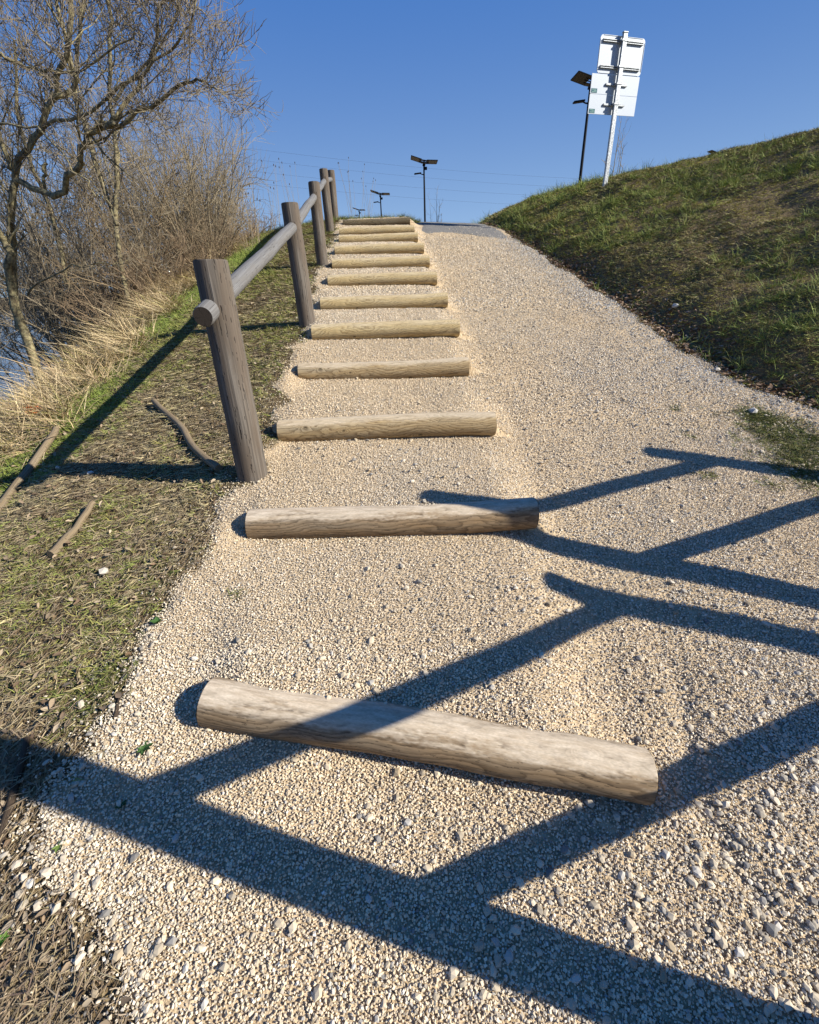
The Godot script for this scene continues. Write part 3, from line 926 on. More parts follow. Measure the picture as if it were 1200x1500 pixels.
# ------------------------------------------------------------------ furniture
func solar_lamp(foot: Vector3, top_y: float, label: String, scale: float, tilt: Basis) -> void:
	var o := thing("solar_street_lamp", foot, label, "street lamp", "solar street lamps on the plateau")
	var h := top_y - foot.y
	var mb := MB.new()
	mb.tube(PackedVector3Array([Vector3(0, -0.3, 0), Vector3(0, h * 0.6, 0), Vector3(0, h - 0.12, 0)]), PackedFloat32Array([0.065, 0.055, 0.045]) , 14)
	part("pole", mb.mesh(), o, M.dark_metal)
	var bracket := MB.new()
	bracket.box(Vector3(0, h - 0.16, 0), Vector3(0.16, 0.10, 0.16), tilt, 0.01)
	bracket.box(Vector3(0, h - 0.07, 0), Vector3(0.08, 0.2, 0.08), tilt, 0.01)
	part("bracket", bracket.mesh(), o, M.dark_metal)
	var p := MB.new()
	var c := Vector3(0, h, 0)
	# a square module with an open slot in the middle of its frame, as seen from below
	var wings := {}
	for s in [-1.0, 1.0]:
		wings[s] = tilt * Basis(Vector3.BACK, s * deg_to_rad(7.0))
		p.box(c + wings[s] * Vector3(s * 0.46, 0, 0) * scale, Vector3(0.62, 0.03, 1.0) * scale, wings[s], 0.008)
	p.box(c + tilt * Vector3(0, 0, -0.36) * scale, Vector3(0.31, 0.03, 0.28) * scale, tilt, 0.008)
	p.box(c + tilt * Vector3(0, 0, 0.36) * scale, Vector3(0.31, 0.03, 0.28) * scale, tilt, 0.008)
	var pan := part("solar_panel", p.mesh(), o, M.cell)
	var fr := MB.new()
	for s in [-1.0, 1.0]:
		fr.box(c + wings[s] * Vector3(s * 0.785, 0, 0) * scale, Vector3(0.03, 0.04, 1.04) * scale, wings[s], 0.006)
		for e in [-1.0, 1.0]: fr.box(c + wings[s] * Vector3(s * 0.46, 0, e * 0.51) * scale, Vector3(0.62, 0.04, 0.03) * scale, wings[s], 0.006)
		fr.box(c + tilt * Vector3(0, -0.03, s * 0.12) * scale, Vector3(0.6, 0.03, 0.05) * scale, tilt, 0.006)
	part("panel_frame", fr.mesh(), pan, M.dark_metal)
	var arm := MB.new()
	var ay := h - 0.62
	arm.tube(PackedVector3Array([Vector3(0.03, ay, 0), Vector3(-0.12, ay + 0.02, 0), Vector3(-0.22, ay + 0.06, 0)]), PackedFloat32Array([0.03, 0.025, 0.025]), 10)
	part("lamp_arm", arm.mesh(), o, M.dark_metal)
	var head := MB.new()
	head.box(Vector3(-0.38, ay + 0.07, 0), Vector3(0.42, 0.055, 0.2), Basis(Vector3.BACK, 0.08), 0.02)
	part("lamp_head", head.mesh(), o, M.dark_metal)
	var bx := MB.new()
	bx.box(Vector3(0.11, ay + 0.30, 0), Vector3(0.15, 0.15, 0.1), Basis.IDENTITY, 0.01)
	part("control_box", bx.mesh(), o, M.dark_metal)

func rounded_panel(w: float, h: float, t: float, r: float) -> ArrayMesh:
	var pl := PackedVector2Array()
	for q in [[1, 1, 0.0], [-1, 1, PI / 2], [-1, -1, PI], [1, -1, PI * 1.5]]:
		for k in 7:
			var a: float = q[2] + PI / 2 * k / 6.0
			pl.append(Vector2(q[0] * (w / 2 - r) + cos(a) * r, q[1] * (h / 2 - r) + sin(a) * r))
	var mb := MB.new()
	for s in [-1.0, 1.0]:
		var f := mb.v.size()
		for p in pl: mb.v.append(Vector3(p.x, p.y, s * t / 2)); mb.n.append(Vector3(0, 0, s)); mb.uv.append(p)
		for k in range(1, pl.size() - 1): mb.ix.append_array([f, f + k, f + k + 1])
	for k in pl.size():
		var a := pl[k]; var b := pl[(k + 1) % pl.size()]
		mb.quad(Vector3(a.x, a.y, -t / 2), Vector3(b.x, b.y, -t / 2), Vector3(b.x, b.y, t / 2), Vector3(a.x, a.y, t / 2), Vector3((a.x + b.x), (a.y + b.y), 0).normalized())
	return mb.mesh()

func make_sign() -> void:
	var d := 11.5
	var x := 4.46
	var foot := Vector3(x, G(x, d), -d)
	var o := thing("road_sign", foot, "pale grey back of a three-panel sign on a galvanised post on the mound", "sign")
	o.rotation.y = deg_to_rad(16.5)
	var top := EYE + 3.945 - foot.y
	var post := MB.new()
	post.box(Vector3(0, (top - 0.3) / 2, 0), Vector3(0.098, top + 0.3, 0.05), Basis.IDENTITY, 0.008)
	part("post", post.mesh(), o, M.zinc)
	var cap := MB.new()
	cap.box(Vector3(0, top + 0.012, 0), Vector3(0.104, 0.022, 0.056), Basis.IDENTITY, 0.006)
	part("post_cap", cap.mesh(), o, M.zinc)
	var yb := EYE - foot.y
	# [centre height above the eye, width, height, depth behind the post, corner, side shift]
	var list := [[3.655, 1.02, 0.545, -0.075, 0.06, 0.03], [3.228, 1.11, 0.295, -0.075, 0.008, -0.02], [2.925, 1.11, 0.300, -0.075, 0.008, -0.02]]
	for k in 3:
		var q: Array = list[k]
		var p := part("sign_panel", rounded_panel(q[1], q[2], 0.012, q[4]), o, M.panel_back)
		p.position = Vector3(q[5], yb + q[0], q[3])
		if k == 0:
			# a rolled edge round the panel and two full-width slotted rails
			var edge := MB.new()
			for s in [-1.0, 1.0]:
				edge.box(Vector3(s * (q[1] / 2 - 0.006), 0, 0.007), Vector3(0.010, q[2] - 0.13, 0.012), Basis.IDENTITY, 0.003)
				edge.box(Vector3(0, s * (q[2] / 2 - 0.006), 0.007), Vector3(q[1] - 0.13, 0.010, 0.012), Basis.IDENTITY, 0.003)
			part("rolled_edge", edge.mesh(), p, M.panel_back)
			for yy in [0.19, -0.18]:
				var rl := MB.new()
				rl.box(Vector3(0, yy + 0.014, 0.022), Vector3(0.92, 0.012, 0.032), Basis.IDENTITY, 0.002)
				rl.box(Vector3(0, yy - 0.014, 0.022), Vector3(0.92, 0.012, 0.032), Basis.IDENTITY, 0.002)
				rl.box(Vector3(0, yy, 0.009), Vector3(0.92, 0.016, 0.006), Basis.IDENTITY, 0.001)
				part("bracket_rail", rl.mesh(), p, M.zinc)
		else:
			var rl := MB.new()
			rl.box(Vector3(0.02, 0.0, 0.02), Vector3(0.50, 0.034, 0.028), Basis.IDENTITY, 0.003)
			part("bracket_rail", rl.mesh(), p, M.zinc)
			var st := MB.new()
			st.box(Vector3(-q[1] / 2 + 0.085, -q[2] / 2 + 0.045, 0.0075), Vector3(0.135, 0.065, 0.003), Basis.IDENTITY, 0.0005)
			var sk := part("maker_sticker", st.mesh(), p, M.sticker)
			var mk := MB.new()
			for line in [[0.018, 0.09, -0.012], [0.0, 0.06, 0.02], [-0.018, 0.10, 0.0]]:
				mk.box(Vector3(-q[1] / 2 + 0.085 + line[2], -q[2] / 2 + 0.045 + line[0], 0.0098), Vector3(line[1], 0.007, 0.001), Basis.IDENTITY, 0.0002)
			part("sticker_print", mk.mesh(), sk, M.sticker_mark)
		for yy in ([0.19, -0.18] if k == 0 else [0.0]):
			var cl := MB.new()
			cl.box(Vector3(-q[5], yy, -q[3] + 0.030), Vector3(0.13, 0.03, 0.008), Basis.IDENTITY, 0.002)
			for s in [-1.0, 1.0]: cl.box(Vector3(-q[5] + s * 0.058, yy, 0.068), Vector3(0.012, 0.03, 0.075), Basis.IDENTITY, 0.002)
			part("clamp", cl.mesh(), p, M.zinc)

func stick(called: String, pts: Array, r0: float, r1: float, mat: Material, label: String, category := "stick") -> void:
	var c := []
	for q in pts:
		var g := on_ground(q[0], q[1])
		c.append(g + Vector3(0, r0 * 0.8 + (q[2] if q.size() > 2 else 0.0), 0))
	var at: Vector3 = c[0]
	for k in c.size(): c[k] -= at
	var path := smooth_path(c) if c.size() > 2 else PackedVector3Array([c[0], c[0].lerp(c[1], 0.3), c[0].lerp(c[1], 0.7), c[1]])
	for i in path.size(): path[i] += Vector3(rng.randfn(), rng.randfn() * 0.5, rng.randfn()) * r0 * 0.12
	var o := thing(called, at, label, category)
	var mb := MB.new()
	mb.tube(path, taper(path.size() - 1, r0, r1), 10)
	part("wood", mb.mesh(), o, mat)
	var e := MB.new()
	var l := path.size() - 1
	var t0 := (path[0] - path[1]).normalized(); var t1 := (path[l] - path[l - 1]).normalized()
	e.disc(path[0], t0, t0.cross(Vector3(0.3, 1, 0.2)).normalized(), r0, 10, r0 * 0.3)
	part("broken_end", e.mesh(), o, mat)
	e = MB.new()
	e.disc(path[l], t1, t1.cross(Vector3(0.3, 1, 0.2)).normalized(), r1, 10, r1 * 0.3)
	part("broken_end", e.mesh(), o, mat)

func rock(px: float, py: float, size: float, seed_: int, label: String, col := Color(0.60, 0.53, 0.43)) -> void:
	var g := on_ground(px, py)
	var o := part("stone", chip_mesh(seed_, 0.62), self)
	var m := surface(col.linear_to_srgb(), 0.9)
	m.albedo_texture = M.zinc.albedo_texture; m.uv1_triplanar = true; m.uv1_scale = Vector3.ONE * 3.0
	o.material_override = m
	o.position = g + Vector3(0, size * 0.16 + 0.008, 0)
	o.rotation = Vector3(rng.randf_range(-0.3, 0.3), rng.randf() * TAU, 0)
	o.scale = Vector3.ONE * size
	tag(o, label, "stone")

func rosette(px: float, py: float, size: float, label: String, leaves: int, col: Color) -> void:
	var g := on_ground(px, py)
	var o := thing("small_weed", g + Vector3(0, 0.012, 0), label, "weed")
	var base := leaf_mesh(int(px))
	var m := surface(col.linear_to_srgb(), 0.6); m.backlight_enabled = true; m.backlight = Color(0.2, 0.25, 0.08)
	for k in leaves:
		var l := part("leaf", base, o, m)
		var a := TAU * k / leaves * 1.62 + rng.randf() * 0.4
		var s := size * rng.randf_range(0.6, 1.1)
		l.transform = Transform3D(Basis(Vector3.UP, a) * Basis(Vector3.RIGHT, -rng.randf_range(0.15, 0.7)) * Basis.from_scale(Vector3.ONE * s), Vector3(sin(a), 0.3 * rng.randf(), cos(a)) * s * 0.45)

# ------------------------------------------------------------------ the place
func _ready() -> void:
	rng.seed = 20240301
	n1.seed = 4; n1.frequency = 0.01; n1.fractal_octaves = 4
	n2.seed = 9; n2.frequency = 0.01; n2.fractal_octaves = 3

	var cam := Camera3D.new()
	cam.name = "camera"
	cam.fov = rad_to_deg(2.0 * atan(750.0 / FOCAL))
	cam.near = 0.05; cam.far = 2000.0
	# the rows give the world axes in camera axes; the camera's basis is their transpose
	var fw := -FWD
	cam.transform = Transform3D(Basis(Vector3(RIGHT.x, UPV.x, fw.x), Vector3(RIGHT.y, UPV.y, fw.y), Vector3(RIGHT.z, UPV.z, fw.z)), Vector3(0, EYE, 0))
	add_child(cam)
	cam.current = true

	var we := WorldEnvironment.new(); we.name = "environment"
	var env := Environment.new()
	env.background_mode = Environment.BG_SKY
	var sky := Sky.new(); var sk := ProceduralSkyMaterial.new()
	sk.sky_top_color = Color(0.185, 0.445, 0.785)
	sk.sky_horizon_color = Color(0.71, 0.85, 0.985)
	sk.sky_curve = 0.14
	sk.ground_bottom_color = Color(0.25, 0.23, 0.18); sk.ground_horizon_color = Color(0.50, 0.55, 0.58)
	sk.energy_multiplier = 0.515
	sky.sky_material = sk; env.sky = sky
	env.tonemap_mode = Environment.TONE_MAPPER_LINEAR
	env.tonemap_exposure = 1.74
	env.sdfgi_enabled = true; env.ssao_enabled = true; env.ssil_enabled = true
	we.environment = env; add_child(we)

	var sun := DirectionalLight3D.new(); sun.name = "sun"
	sun.light_energy = 1.6; sun.light_color = Color(1.0, 0.985, 0.95); sun.light_angular_distance = 0.53
	sun.shadow_enabled = true
	var el := deg_to_rad(31.0); var az := deg_to_rad(16.0)
	var to_sun := Vector3(cos(el) * cos(az), sin(el), cos(el) * sin(az))
	add_child(sun)
	sun.look_at_from_position(to_sun * 50.0, Vector3.ZERO)

	make_materials()
	build_land()
	print("land ", Time.get_ticks_msec())
	build_timber()
	make_gravel()
	print("gravel ", Time.get_ticks_msec())
	make_grass()
	print("grass ", Time.get_ticks_msec())
	build_trees()
	print("trees ", Time.get_ticks_msec())
	build_far()
	build_small()

func build_land() -> void:
	var xs := axis([[-420, 60], [-120, 12], [-40, 3], [-13, 0.4], [-5, 0.1], [-1.9, 0.06], [3.9, 0.08], [9, 0.25], [16, 1.5], [40, 12], [120, 60], [420, 0]])
	var ds := axis([[-60, 12], [-12, 2], [-2, 0.25], [0, 0.06], [6, 0.09], [14, 0.2], [24, 1.2], [50, 6], [130, 40], [700, 0]])
	structure("ground", sheet(xs, ds, func(x, d): return G(x, d) - 0.05 * sm(0.12, 0.4, inside(x, d)) * (1.0 if d < 15.0 else 0.0), M.soil), "earth and thin turf on both sides of the ramp")
	structure("gravel_path", sheet(axis([[-1.9, 0.035], [4.6, 0]]), axis([[-1.2, 0.1], [0.1, 0.03], [7.0, 0.045], [13.2, 0]]), func(x, d): return G(x, d) + lerpf(-0.16, 0.004, sm(-0.16, 0.03, inside(x, d))) - 0.08 * sm(12.6, 13.2, d), M.gravel_sheet), "pale compacted gravel ramp with levelled treads")
	structure("asphalt_path", sheet(axis([[0.2, 0.09], [4.2, 0]]), axis([[9.6, 0.08], [15, 0.5], [45, 0]]), func(x, d): return G(x, d) + lerpf(-0.03, 0.012, sm(-0.5, 0.5, d - 10.75 - 0.30 * sin(x * 2.0 - 0.6) + 0.3 * n1.get_noise_2d(x * 90.0, d * 90.0)) * sm(0.0, 0.3, minf(x - 0.36 - 0.10 * n1.get_noise_2d(3.0, d * 90.0), right_edge(d) - x + 0.1))), M.asphalt), "dark worn asphalt where the ramp reaches the plateau")
	var w := MB.new()
	w.quad(Vector3(-100, -0.72, 10), Vector3(-2, -0.72, 10), Vector3(-2, -0.72, -125), Vector3(-100, -0.72, -125), Vector3.UP)
	structure("pond_water", w.mesh(M.water), "still blue-grey pond water behind the bank")

func build_timber() -> void:
	var labels := ["weathered log lying askew across the foot of the ramp, barrier shadow across its end",
		"log step with a swirling knot and a barrier shadow over its end", "log step beside the foot of the first fence post, one above the knotty shadowed log",
		"fourth log step up the ramp counting from the askew bottom log", "fifth log step up, its end touching the second fence post",
		"sixth log step up the ramp counting from the askew bottom log", "seventh log step up the ramp counting from the askew bottom log",
		"eighth log step up, beside the foot of the third fence post", "ninth log step up the ramp counting from the askew bottom log",
		"tenth log step up the ramp counting from the askew bottom log", "second log step below the crest, just under the dark topmost log",
		"dark brown topmost log step in front of the crest grass"]
	for i in LOG_D.size():
		var a := Vector3(LOG_L[i], LOG_Y[i], -float(LOG_D[i]))
		var b := Vector3(LOG_L[i] + 1.5, LOG_Y[i] - 0.01, -float(LOG_D[i]))
		if i == 0:
			a = Vector3(-0.745, 0.378, -1.11); b = Vector3(0.735, 0.228, -0.87)
		var mat: Material = M.log_a if i < 2 else (M.log_b if i < 4 else (M.log_c if i < 11 else M.log_d))
		step_log(i, a, b, mat, labels[i])
	# the fence beside the steps
	var feet := []
	for q in [[-0.935, 2.50], [-1.01, 5.22], [-1.19, 8.0], [-1.40, 11.0], [-1.50, 13.0]]: feet.append(Vector3(q[0], G(q[0], q[1]), -q[1]))
	var o := thing("post_and_rail_fence", feet[0], "grey weathered round-pole fence with a single rail beside the steps", "fence")
	var tops := [1.13, 1.09, 1.06, 1.06, 1.0]
	for k in 5:
		var lean := Vector3(rng.randf_range(-0.015, 0.015), 0, rng.randf_range(-0.015, 0.015))
		post_at(o, feet[k], tops[k], 0.085, lean, 60 + k)
	for k in 4:
		var a: Vector3 = feet[k] + Vector3(-0.015, [0.925, 0.90, 0.88, 0.87][k], 0)
		var b: Vector3 = feet[k + 1] + Vector3(-0.015, [0.90, 0.88, 0.87, 0.83][k], 0)
		var dir := (b - a).normalized()
		rail_at(o, a - dir * (0.17 if k == 0 else 0.0), b + dir * (0.10 if k == 3 else 0.0), 0.049, 80 + k)
	# two staggered two-rail barriers beside the foot of the ramp; their shadows cross the gravel
	for k in 2:
		var pa: Vector2 = [Vector2(1.02, 0.265), Vector2(2.245, 1.545)][k]
		var pb: Vector2 = [Vector2(2.94, 1.045), Vector2(4.02, 2.21)][k]
		var fa := Vector3(pa.x, 0.231 * pa.y - 0.06 * pa.x, -pa.y)
		var fb := Vector3(pb.x, 0.231 * pb.y - 0.06 * pb.x, -pb.y)
		var bar := thing("wooden_barrier", fa, ["round-pole barrier of two posts and two rails, shadowing the askew log", "round-pole barrier of two posts and two rails, shadowing the knotty log"][k], "barrier", "staggered barriers at the foot of the ramp")
		post_at(bar, fa, 2.0 if k == 0 else 1.76, 0.073, Vector3.ZERO, 90 + k)
		post_at(bar, fb, 1.76, 0.073, Vector3.ZERO, 94 + k)
		var dir2 := (fb - fa).normalized()
		for hh in [[1.48, 1.48], [0.82, 0.62 if k == 0 else 0.80]]: rail_at(bar, fa + Vector3(0, hh[0], 0) - dir2 * 0.02, fb + Vector3(0, hh[1], 0) + dir2 * 0.02, 0.053, 97 + k)

func build_trees() -> void:
	rng.seed = 77
	willow("crooked bare tree with lichen-pale limbs reaching over the bank", [
		{"p": [[40, 520, 6.7], [24, 450, 6.7], [14, 375, 6.6], [-8, 330, 6.5], [-60, 230, 6.4]], "r": [0.085, 0.05], "n": 6, "trunk": true},
		{"p": [[26, 480, 6.8], [16, 380, 6.8], [20, 290, 6.7], [24, 245, 6.7], [60, 190, 6.6], [78, 135, 6.6], [104, 60, 6.5], [96, -60, 6.5]], "r": [0.06, 0.03], "n": 11, "trunk": true},
		{"p": [[22, 264, 6.7], [62, 282, 6.6], [84, 284, 6.5], [108, 245, 6.4], [124, 212, 6.3], [133, 198, 6.3], [150, 187, 6.2], [172, 180, 6.1]], "r": [0.048, 0.036], "n": 6, "from": 0.5},
		{"p": [[62, 282, 6.6], [66, 262, 6.6], [65, 240, 6.6]], "r": [0.028, 0.022], "n": 2, "s": 0.5},
		{"p": [[150, 187, 6.2], [205, 165, 6.1], [262, 130, 6.0], [292, 118, 5.9], [318, 130, 5.8]], "r": [0.034, 0.008], "n": 12},
		{"p": [[160, 184, 6.1], [192, 140, 6.2], [222, 80, 6.3], [240, 0, 6.3], [262, -90, 6.3]], "r": [0.032, 0.012], "n": 12},
		{"p": [[75, 140, 6.6], [110, 120, 6.7], [96, 60, 6.7], [82, -30, 6.7]], "r": [0.035, 0.022], "n": 8},
		{"p": [[20, 250, 6.7], [-20, 150, 6.6], [-30, 50, 6.5]], "r": [0.04, 0.02], "n": 9},
		{"p": [[-30, 70, 6.0], [0, 80, 6.0], [40, 100, 6.0], [85, 106, 5.9], [140, 90, 5.8], [200, 40, 5.7]], "r": [0.028, 0.008], "n": 12},
		{"p": [[60, 190, 6.6], [130, 160, 6.3], [230, 90, 6.1], [278, 30, 6.0], [290, -20, 6.0]], "r": [0.026, 0.008], "n": 14},
		{"p": [[-20, 185, 6.0], [60, 190, 5.9], [110, 250, 5.8], [145, 290, 5.8], [145, 310, 5.7]], "r": [0.016, 0.005], "n": 7},
		{"p": [[40, 430, 7.2], [95, 395, 6.8], [130, 388, 6.6], [190, 385, 6.5]], "r": [0.018, 0.005], "n": 7},
	], 0.82, 2)
	willow("slender bare tree with an upright twin trunk behind the crooked tree", [
		{"p": [[182, 430, 9.0], [170, 340, 9.0], [172, 250, 9.0], [162, 150, 9.0], [164, 60, 9.0], [150, -60, 9.1]], "r": [0.058, 0.03], "n": 12, "trunk": true},
		{"p": [[172, 330, 9.0], [130, 200, 9.1], [110, 120, 9.1], [120, 20, 9.1], [130, -60, 9.1]], "r": [0.05, 0.03], "n": 12, "trunk": true},
		{"p": [[166, 150, 9.0], [215, 90, 8.9], [250, 40, 8.8], [270, -40, 8.8]], "r": [0.035, 0.012], "n": 12},
		{"p": [[100, 420, 9.2], [70, 300, 9.2], [30, 200, 9.2], [20, 60, 9.2]], "r": [0.06, 0.02], "n": 12},
	], 1.25, 2)
	var p1 := make_shrub(501, 32, 2.9, 0.8, 0.18, 11)
	var p2 := make_shrub(502, 28, 2.7, 1.1, 0.28, 11)
	var p5 := make_shrub(505, 22, 2.8, 1.0, 0.26, 13, 0.36)
	var p3 := make_shrub(503, 30, 1.5, 1.5, 0.30, 7)
	rng.seed = 78
	var g := "bare shrubs along the pond bank"
	shrub("bare_shrub", p1, -4.45, 11.6, Vector3(0.95, 0.98, 0.95), 0.3, "rounded bare shrub at the end of the thicket nearest the fence", M.twig_grey, g)
	shrub("bare_shrub", p2, -4.9, 10.4, Vector3(1, 1, 1), 1.9, "bare shrub with wide arching stems inside the bank thicket", M.twig, g)
	shrub("bare_shrub", p1, -5.6, 12.6, Vector3(1.2, 1.5, 1.2), 2.6, "taller grey shrub standing behind the rounded shrub of the bank thicket", M.twig_grey, g)
	shrub("bare_shrub", p5, -6.1, 9.9, Vector3(1.15, 1.55, 1.15), 4.0, "tangled dark brown shrub behind the slender twin-trunked tree", M.twig_dark, g)
	shrub("bare_shrub", p5, -7.2, 11.5, Vector3(1.3, 1.8, 1.3), 5.1, "tall grey shrub at the pond's edge behind the twin-trunked tree", M.twig_grey, g)
	shrub("bare_shrub", p5, -9.6, 14.6, Vector3(1.3, 1.9, 1.3), 0.9, "reddish-brown shrub at the pond's edge behind the crooked tree", M.twig_red, g)
	shrub("bare_shrub", p5, -9.2, 12.8, Vector3(1.4, 2.1, 1.4), 3.3, "tallest grey shrub by the water beyond the crooked tree", M.twig_grey, g)
	shrub("bare_shrub", p2, -5.4, 14.4, Vector3(1.0, 1.2, 1.0), 1.2, "grey shrub beyond the thicket's rounded end, against the sky", M.twig_grey, g)
	shrub("bare_shrub", p2, -4.85, 12.8, Vector3(0.9, 1.15, 0.9), 5.2, "arching shrub close behind the rounded shrub nearest the fence", M.twig_grey, g)
	var low := "low tangled bramble of brown stems at the foot of the thicket"
	var lg := "low brambles under the thicket"
	for q in [[-4.4, 9.6, 0.9], [-4.0, 10.6, 0.8], [-5.0, 8.9, 0.9], [-3.9, 12.0, 0.75], [-3.7, 13.4, 0.7], [-4.9, 9.9, 1.0]]:
		shrub("bramble", p3, q[0], q[1], Vector3.ONE * float(q[2]), rng.randf() * TAU, low, M.twig_red, lg, "bramble")
	# dry seed-head weeds left standing beside the fence
	for q in [[-3.0, 11.2, 1.35], [-2.7, 12.0, 1.3], [-2.9, 10.4, 1.2], [-2.45, 13.0, 1.3], [-1.2, 15.0, 1.5], [-0.9, 16.0, 1.4]]:
		var o := thing("dry_weed", Vector3(q[0], G(q[0], q[1]) - 0.02, -q[1]), "thin dry weed stalks with dark seed heads between thicket and fence" if q[0] < -2.0 else "thin dry weed stalks in the crest grass beyond the top step", "weed", "dry seed-head weeds by the fence")
		var st := MB.new(); var hd := MB.new()
		for k in 7:
			var pts := wander(Vector3(rng.randfn() * 0.08, 0, rng.randfn() * 0.08), Vector3(rng.randfn() * 0.14, 1, rng.randfn() * 0.14), q[2] * rng.randf_range(0.6, 1.05), 5, 0.06, 0.0)
			st.tube(pts, taper(5, 0.004, 0.0022), 3)
			var e := pts[5]
			hd.tube(PackedVector3Array([e, e + Vector3(0, 0.012, 0), e + Vector3(0, 0.03, 0), e + Vector3(0, 0.042, 0)]), PackedFloat32Array([0.003, 0.010, 0.008, 0.002]), 6)
		part("stalks", st.mesh(), o, M.twig_grey).set_meta("kind", "stuff")
		part("seed_heads", hd.mesh(), o, M.dark_wood).set_meta("kind", "stuff")
	# saplings far off on the plateau
	var p4 := make_shrub(504, 5, 1.6, 0.4, 0.08, 5)
	var c := at_depth(637, 318, 24.0)
	shrub("young_sapling", p4, c.x, 24.0, Vector3(0.8, 1.25, 0.8), 0.0, "leafless sapling on the plateau beside the solar lamp by the path", M.twig_grey, "", "sapling")
	c = at_depth(902, 240, 17.0)
	shrub("young_sapling", p4, c.x, 17.0, Vector3(0.9, 1.45, 0.9), 2.0, "leafless sapling behind the sign post on the mound", M.twig_grey, "", "sapling")

func build_far() -> void:
	make_sign()
	var tilt := Basis(Vector3.BACK, deg_to_rad(-10.0)) * Basis(Vector3.RIGHT, deg_to_rad(1.0))
	for q in [[866, 120, 22.0, "solar street lamp partly hidden by the sign panels", 0.85], [621, 237, 33.0, "solar street lamp standing beside the path, sapling at its foot", 1.0], [557, 284, 45.0, "solar street lamp rising behind the crest grass over the top step", 1.0], [526, 307.5, 68.0, "solar lamp of which only the panel shows over the crest grass", 0.98], [1047, 224, 36.0, "solar lamp whose panel just peeps over the mound", 0.5]]:
		var t := at_depth(q[0], q[1], q[2])
		solar_lamp(Vector3(t.x, G(t.x, q[2]), t.z), t.y, q[3], q[4], tilt)
	# overhead cables far beyond the plateau
	for k in 6:
		var y0: float = [206, 222, 240, 258, 305, 318][k]
		var y1: float = [262, 275, 289, 303, 326, 333][k]
		var a := at_depth(280, y0, 150.0)
		var b := at_depth(860, y1, 210.0)
		var mb := MB.new()
		var pts := PackedVector3Array()
		for i in 25:
			var t := i / 24.0
			pts.append(a.lerp(b, t) - a - Vector3(0, 5.0 * t * (1.0 - t), 0))
		mb.tube(pts, taper(24, 0.017, 0.02), 4)
		var o := part("power_cable", mb.mesh(M.cable), self)
		o.position = a
		tag(o, ["topmost", "second highest", "third highest", "fourth highest", "second lowest", "lowest"][k] + " thin overhead power cable crossing the far sky behind the lamps", "cable", "overhead power cables")

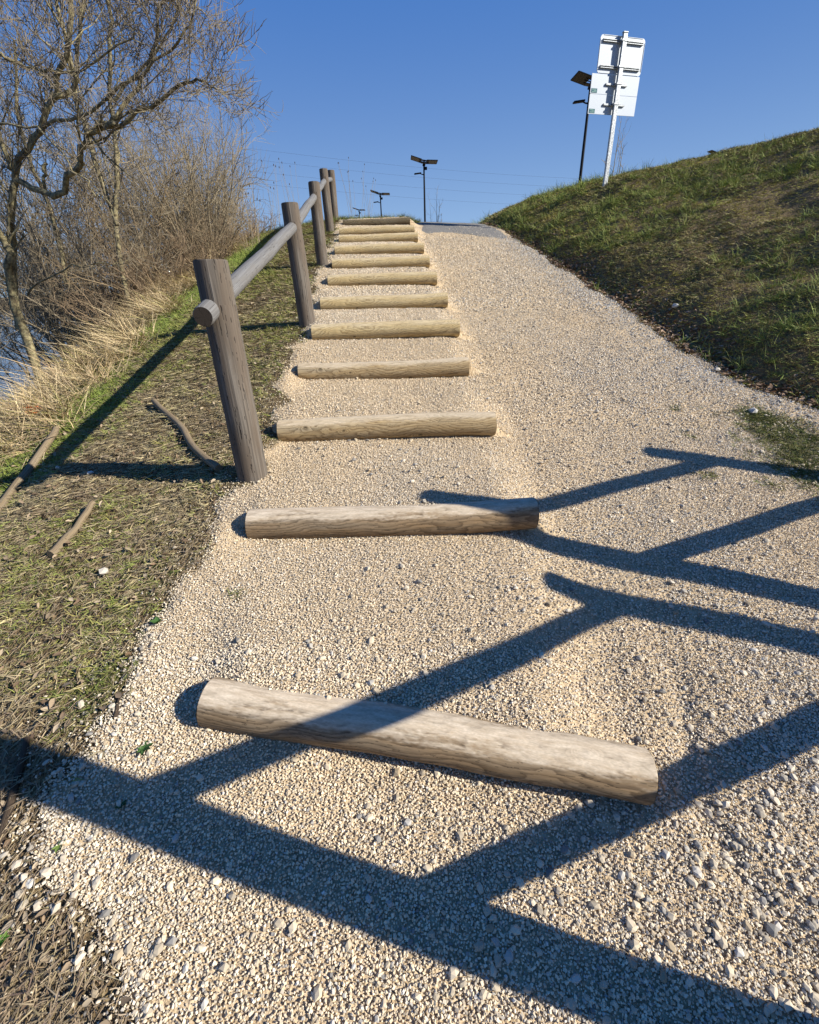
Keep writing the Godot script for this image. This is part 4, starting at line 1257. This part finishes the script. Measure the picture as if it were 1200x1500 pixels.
func build_small() -> void:
	rng.seed = 99
	stick("broken_stick", [[-10, 762], [45, 700, 0.02], [88, 642, 0.05]], 0.030, 0.024, M.dead_wood, "straight pale broken stick across the fence rail's shadow")
	stick("fallen_branch", [[228, 596, 0.02], [262, 625], [290, 665], [322, 692]], 0.024, 0.026, M.dead_wood, "curved brown fallen branch beside the foot of the first fence post")
	stick("broken_stick", [[78, 818], [112, 780], [140, 744, 0.02]], 0.024, 0.015, M.dead_wood, "short brown broken stick lying in matted grass")
	stick("broken_stick", [[2, 1245], [25, 1160], [46, 1086, 0.012]], 0.013, 0.010, M.dark_wood, "dark grey stick on the bare ground at the gravel's edge")
	stick("dry_twig", [[100, 1432], [112, 1400], [120, 1372, 0.03]], 0.004, 0.003, M.dead_wood, "thin reddish twig poking from the stalk litter at the gravel's edge", "twig")
	stick("dry_twig", [[98, 1255], [120, 1258], [146, 1252]], 0.003, 0.002, M.dark_wood, "thin dark twig lying on the gravel by a small weed", "twig")
	stick("bark_strip", [[172, 1056], [176, 1040], [178, 1022]], 0.009, 0.006, M.dark_wood, "reddish-brown bark strip at the gravel's edge near the askew log", "bark")
	# one large orange leaf
	var g := on_ground(58, 617)
	var lf := thing("orange_leaf", g + Vector3(0, 0.10, 0), "large orange-brown lobed leaf caught in the dry grass", "leaf")
	var mb := MB.new()
	var rim := []
	for k in 20:
		var a := TAU * k / 20.0
		var r: float = 0.085 * (0.55 + 0.45 * pow(absf(cos(a * 2.5)), 0.8)) * (1.15 if k < 3 or k > 17 else 1.0)
		rim.append(Vector3(cos(a) * r, 0.02 * sin(a * 5.0) + r * 0.15, sin(a) * r))
	for k in 20: mb.tri(Vector3.ZERO, rim[k], rim[(k + 1) % 20])
	var om := surface(Color(0.72, 0.42, 0.24), 0.7); om.cull_mode = BaseMaterial3D.CULL_DISABLED
	var lp := part("leaf_blade", mb.mesh(), lf, om)
	lp.rotation = Vector3(0.5, 0.4, 0.1)
	var sb := MB.new()
	sb.tube(PackedVector3Array([Vector3.ZERO, Vector3(-0.04, 0.01, 0), Vector3(-0.09, 0.03, 0.01)]), PackedFloat32Array([0.003, 0.002, 0.002]), 5)
	part("leaf_stalk", sb.mesh(), lf, om)
	rock(1102, 608, 0.10, 601, "pale grey stone among weeds at the foot of the mound", Color(0.52, 0.49, 0.43))
	rock(1050, 545, 0.07, 607, "small white stone on the edge of the mossy mound")
	rock(988, 452, 0.10, 612, "pale stone lodged in the moss low on the mound", Color(0.60, 0.57, 0.50))
	rock(155, 842, 0.055, 602, "flat pale stone in the bare turf below the short stick")
	rock(134, 697, 0.045, 603, "white stone lying in the first post's shadow", Color(0.68, 0.65, 0.58))
	rock(86, 688, 0.045, 604, "white stone between the post's shadow and the rail's shadow", Color(0.68, 0.62, 0.52))
	rock(598, 1212, 0.030, 605, "rounded grey stone on gravel just below the askew log", Color(0.50, 0.46, 0.40))
	rock(1125, 1365, 0.040, 606, "dark grey upright stone in gravel beyond the wide post shadow", Color(0.24, 0.225, 0.20))
	rock(720, 1012, 0.032, 608, "white stone on gravel above the middle of the askew log")
	rock(630, 942, 0.022, 609, "small white stone on smooth gravel between the two lowest logs")
	rock(48, 1298, 0.035, 610, "white stone on the stalk litter beside the gravel's edge", Color(0.68, 0.64, 0.55))
	rosette(213, 1102, 0.035, "dark green leafy weed at the gravel's edge near the askew log", 11, Color(0.05, 0.10, 0.025))
	rosette(232, 916, 0.03, "small dark green weed at the turf's edge above the askew log", 9, Color(0.06, 0.12, 0.03))
	rosette(5, 1382, 0.03, "bright green seedling in the stalk litter", 6, Color(0.13, 0.28, 0.04))
	rosette(90, 1243, 0.025, "tiny yellow-green weed sprouting from gravel by a dark twig", 6, Color(0.16, 0.22, 0.05))
	rosette(180, 1185, 0.022, "tiny dark weed on gravel inside the wide post shadow", 6, Color(0.05, 0.09, 0.03))
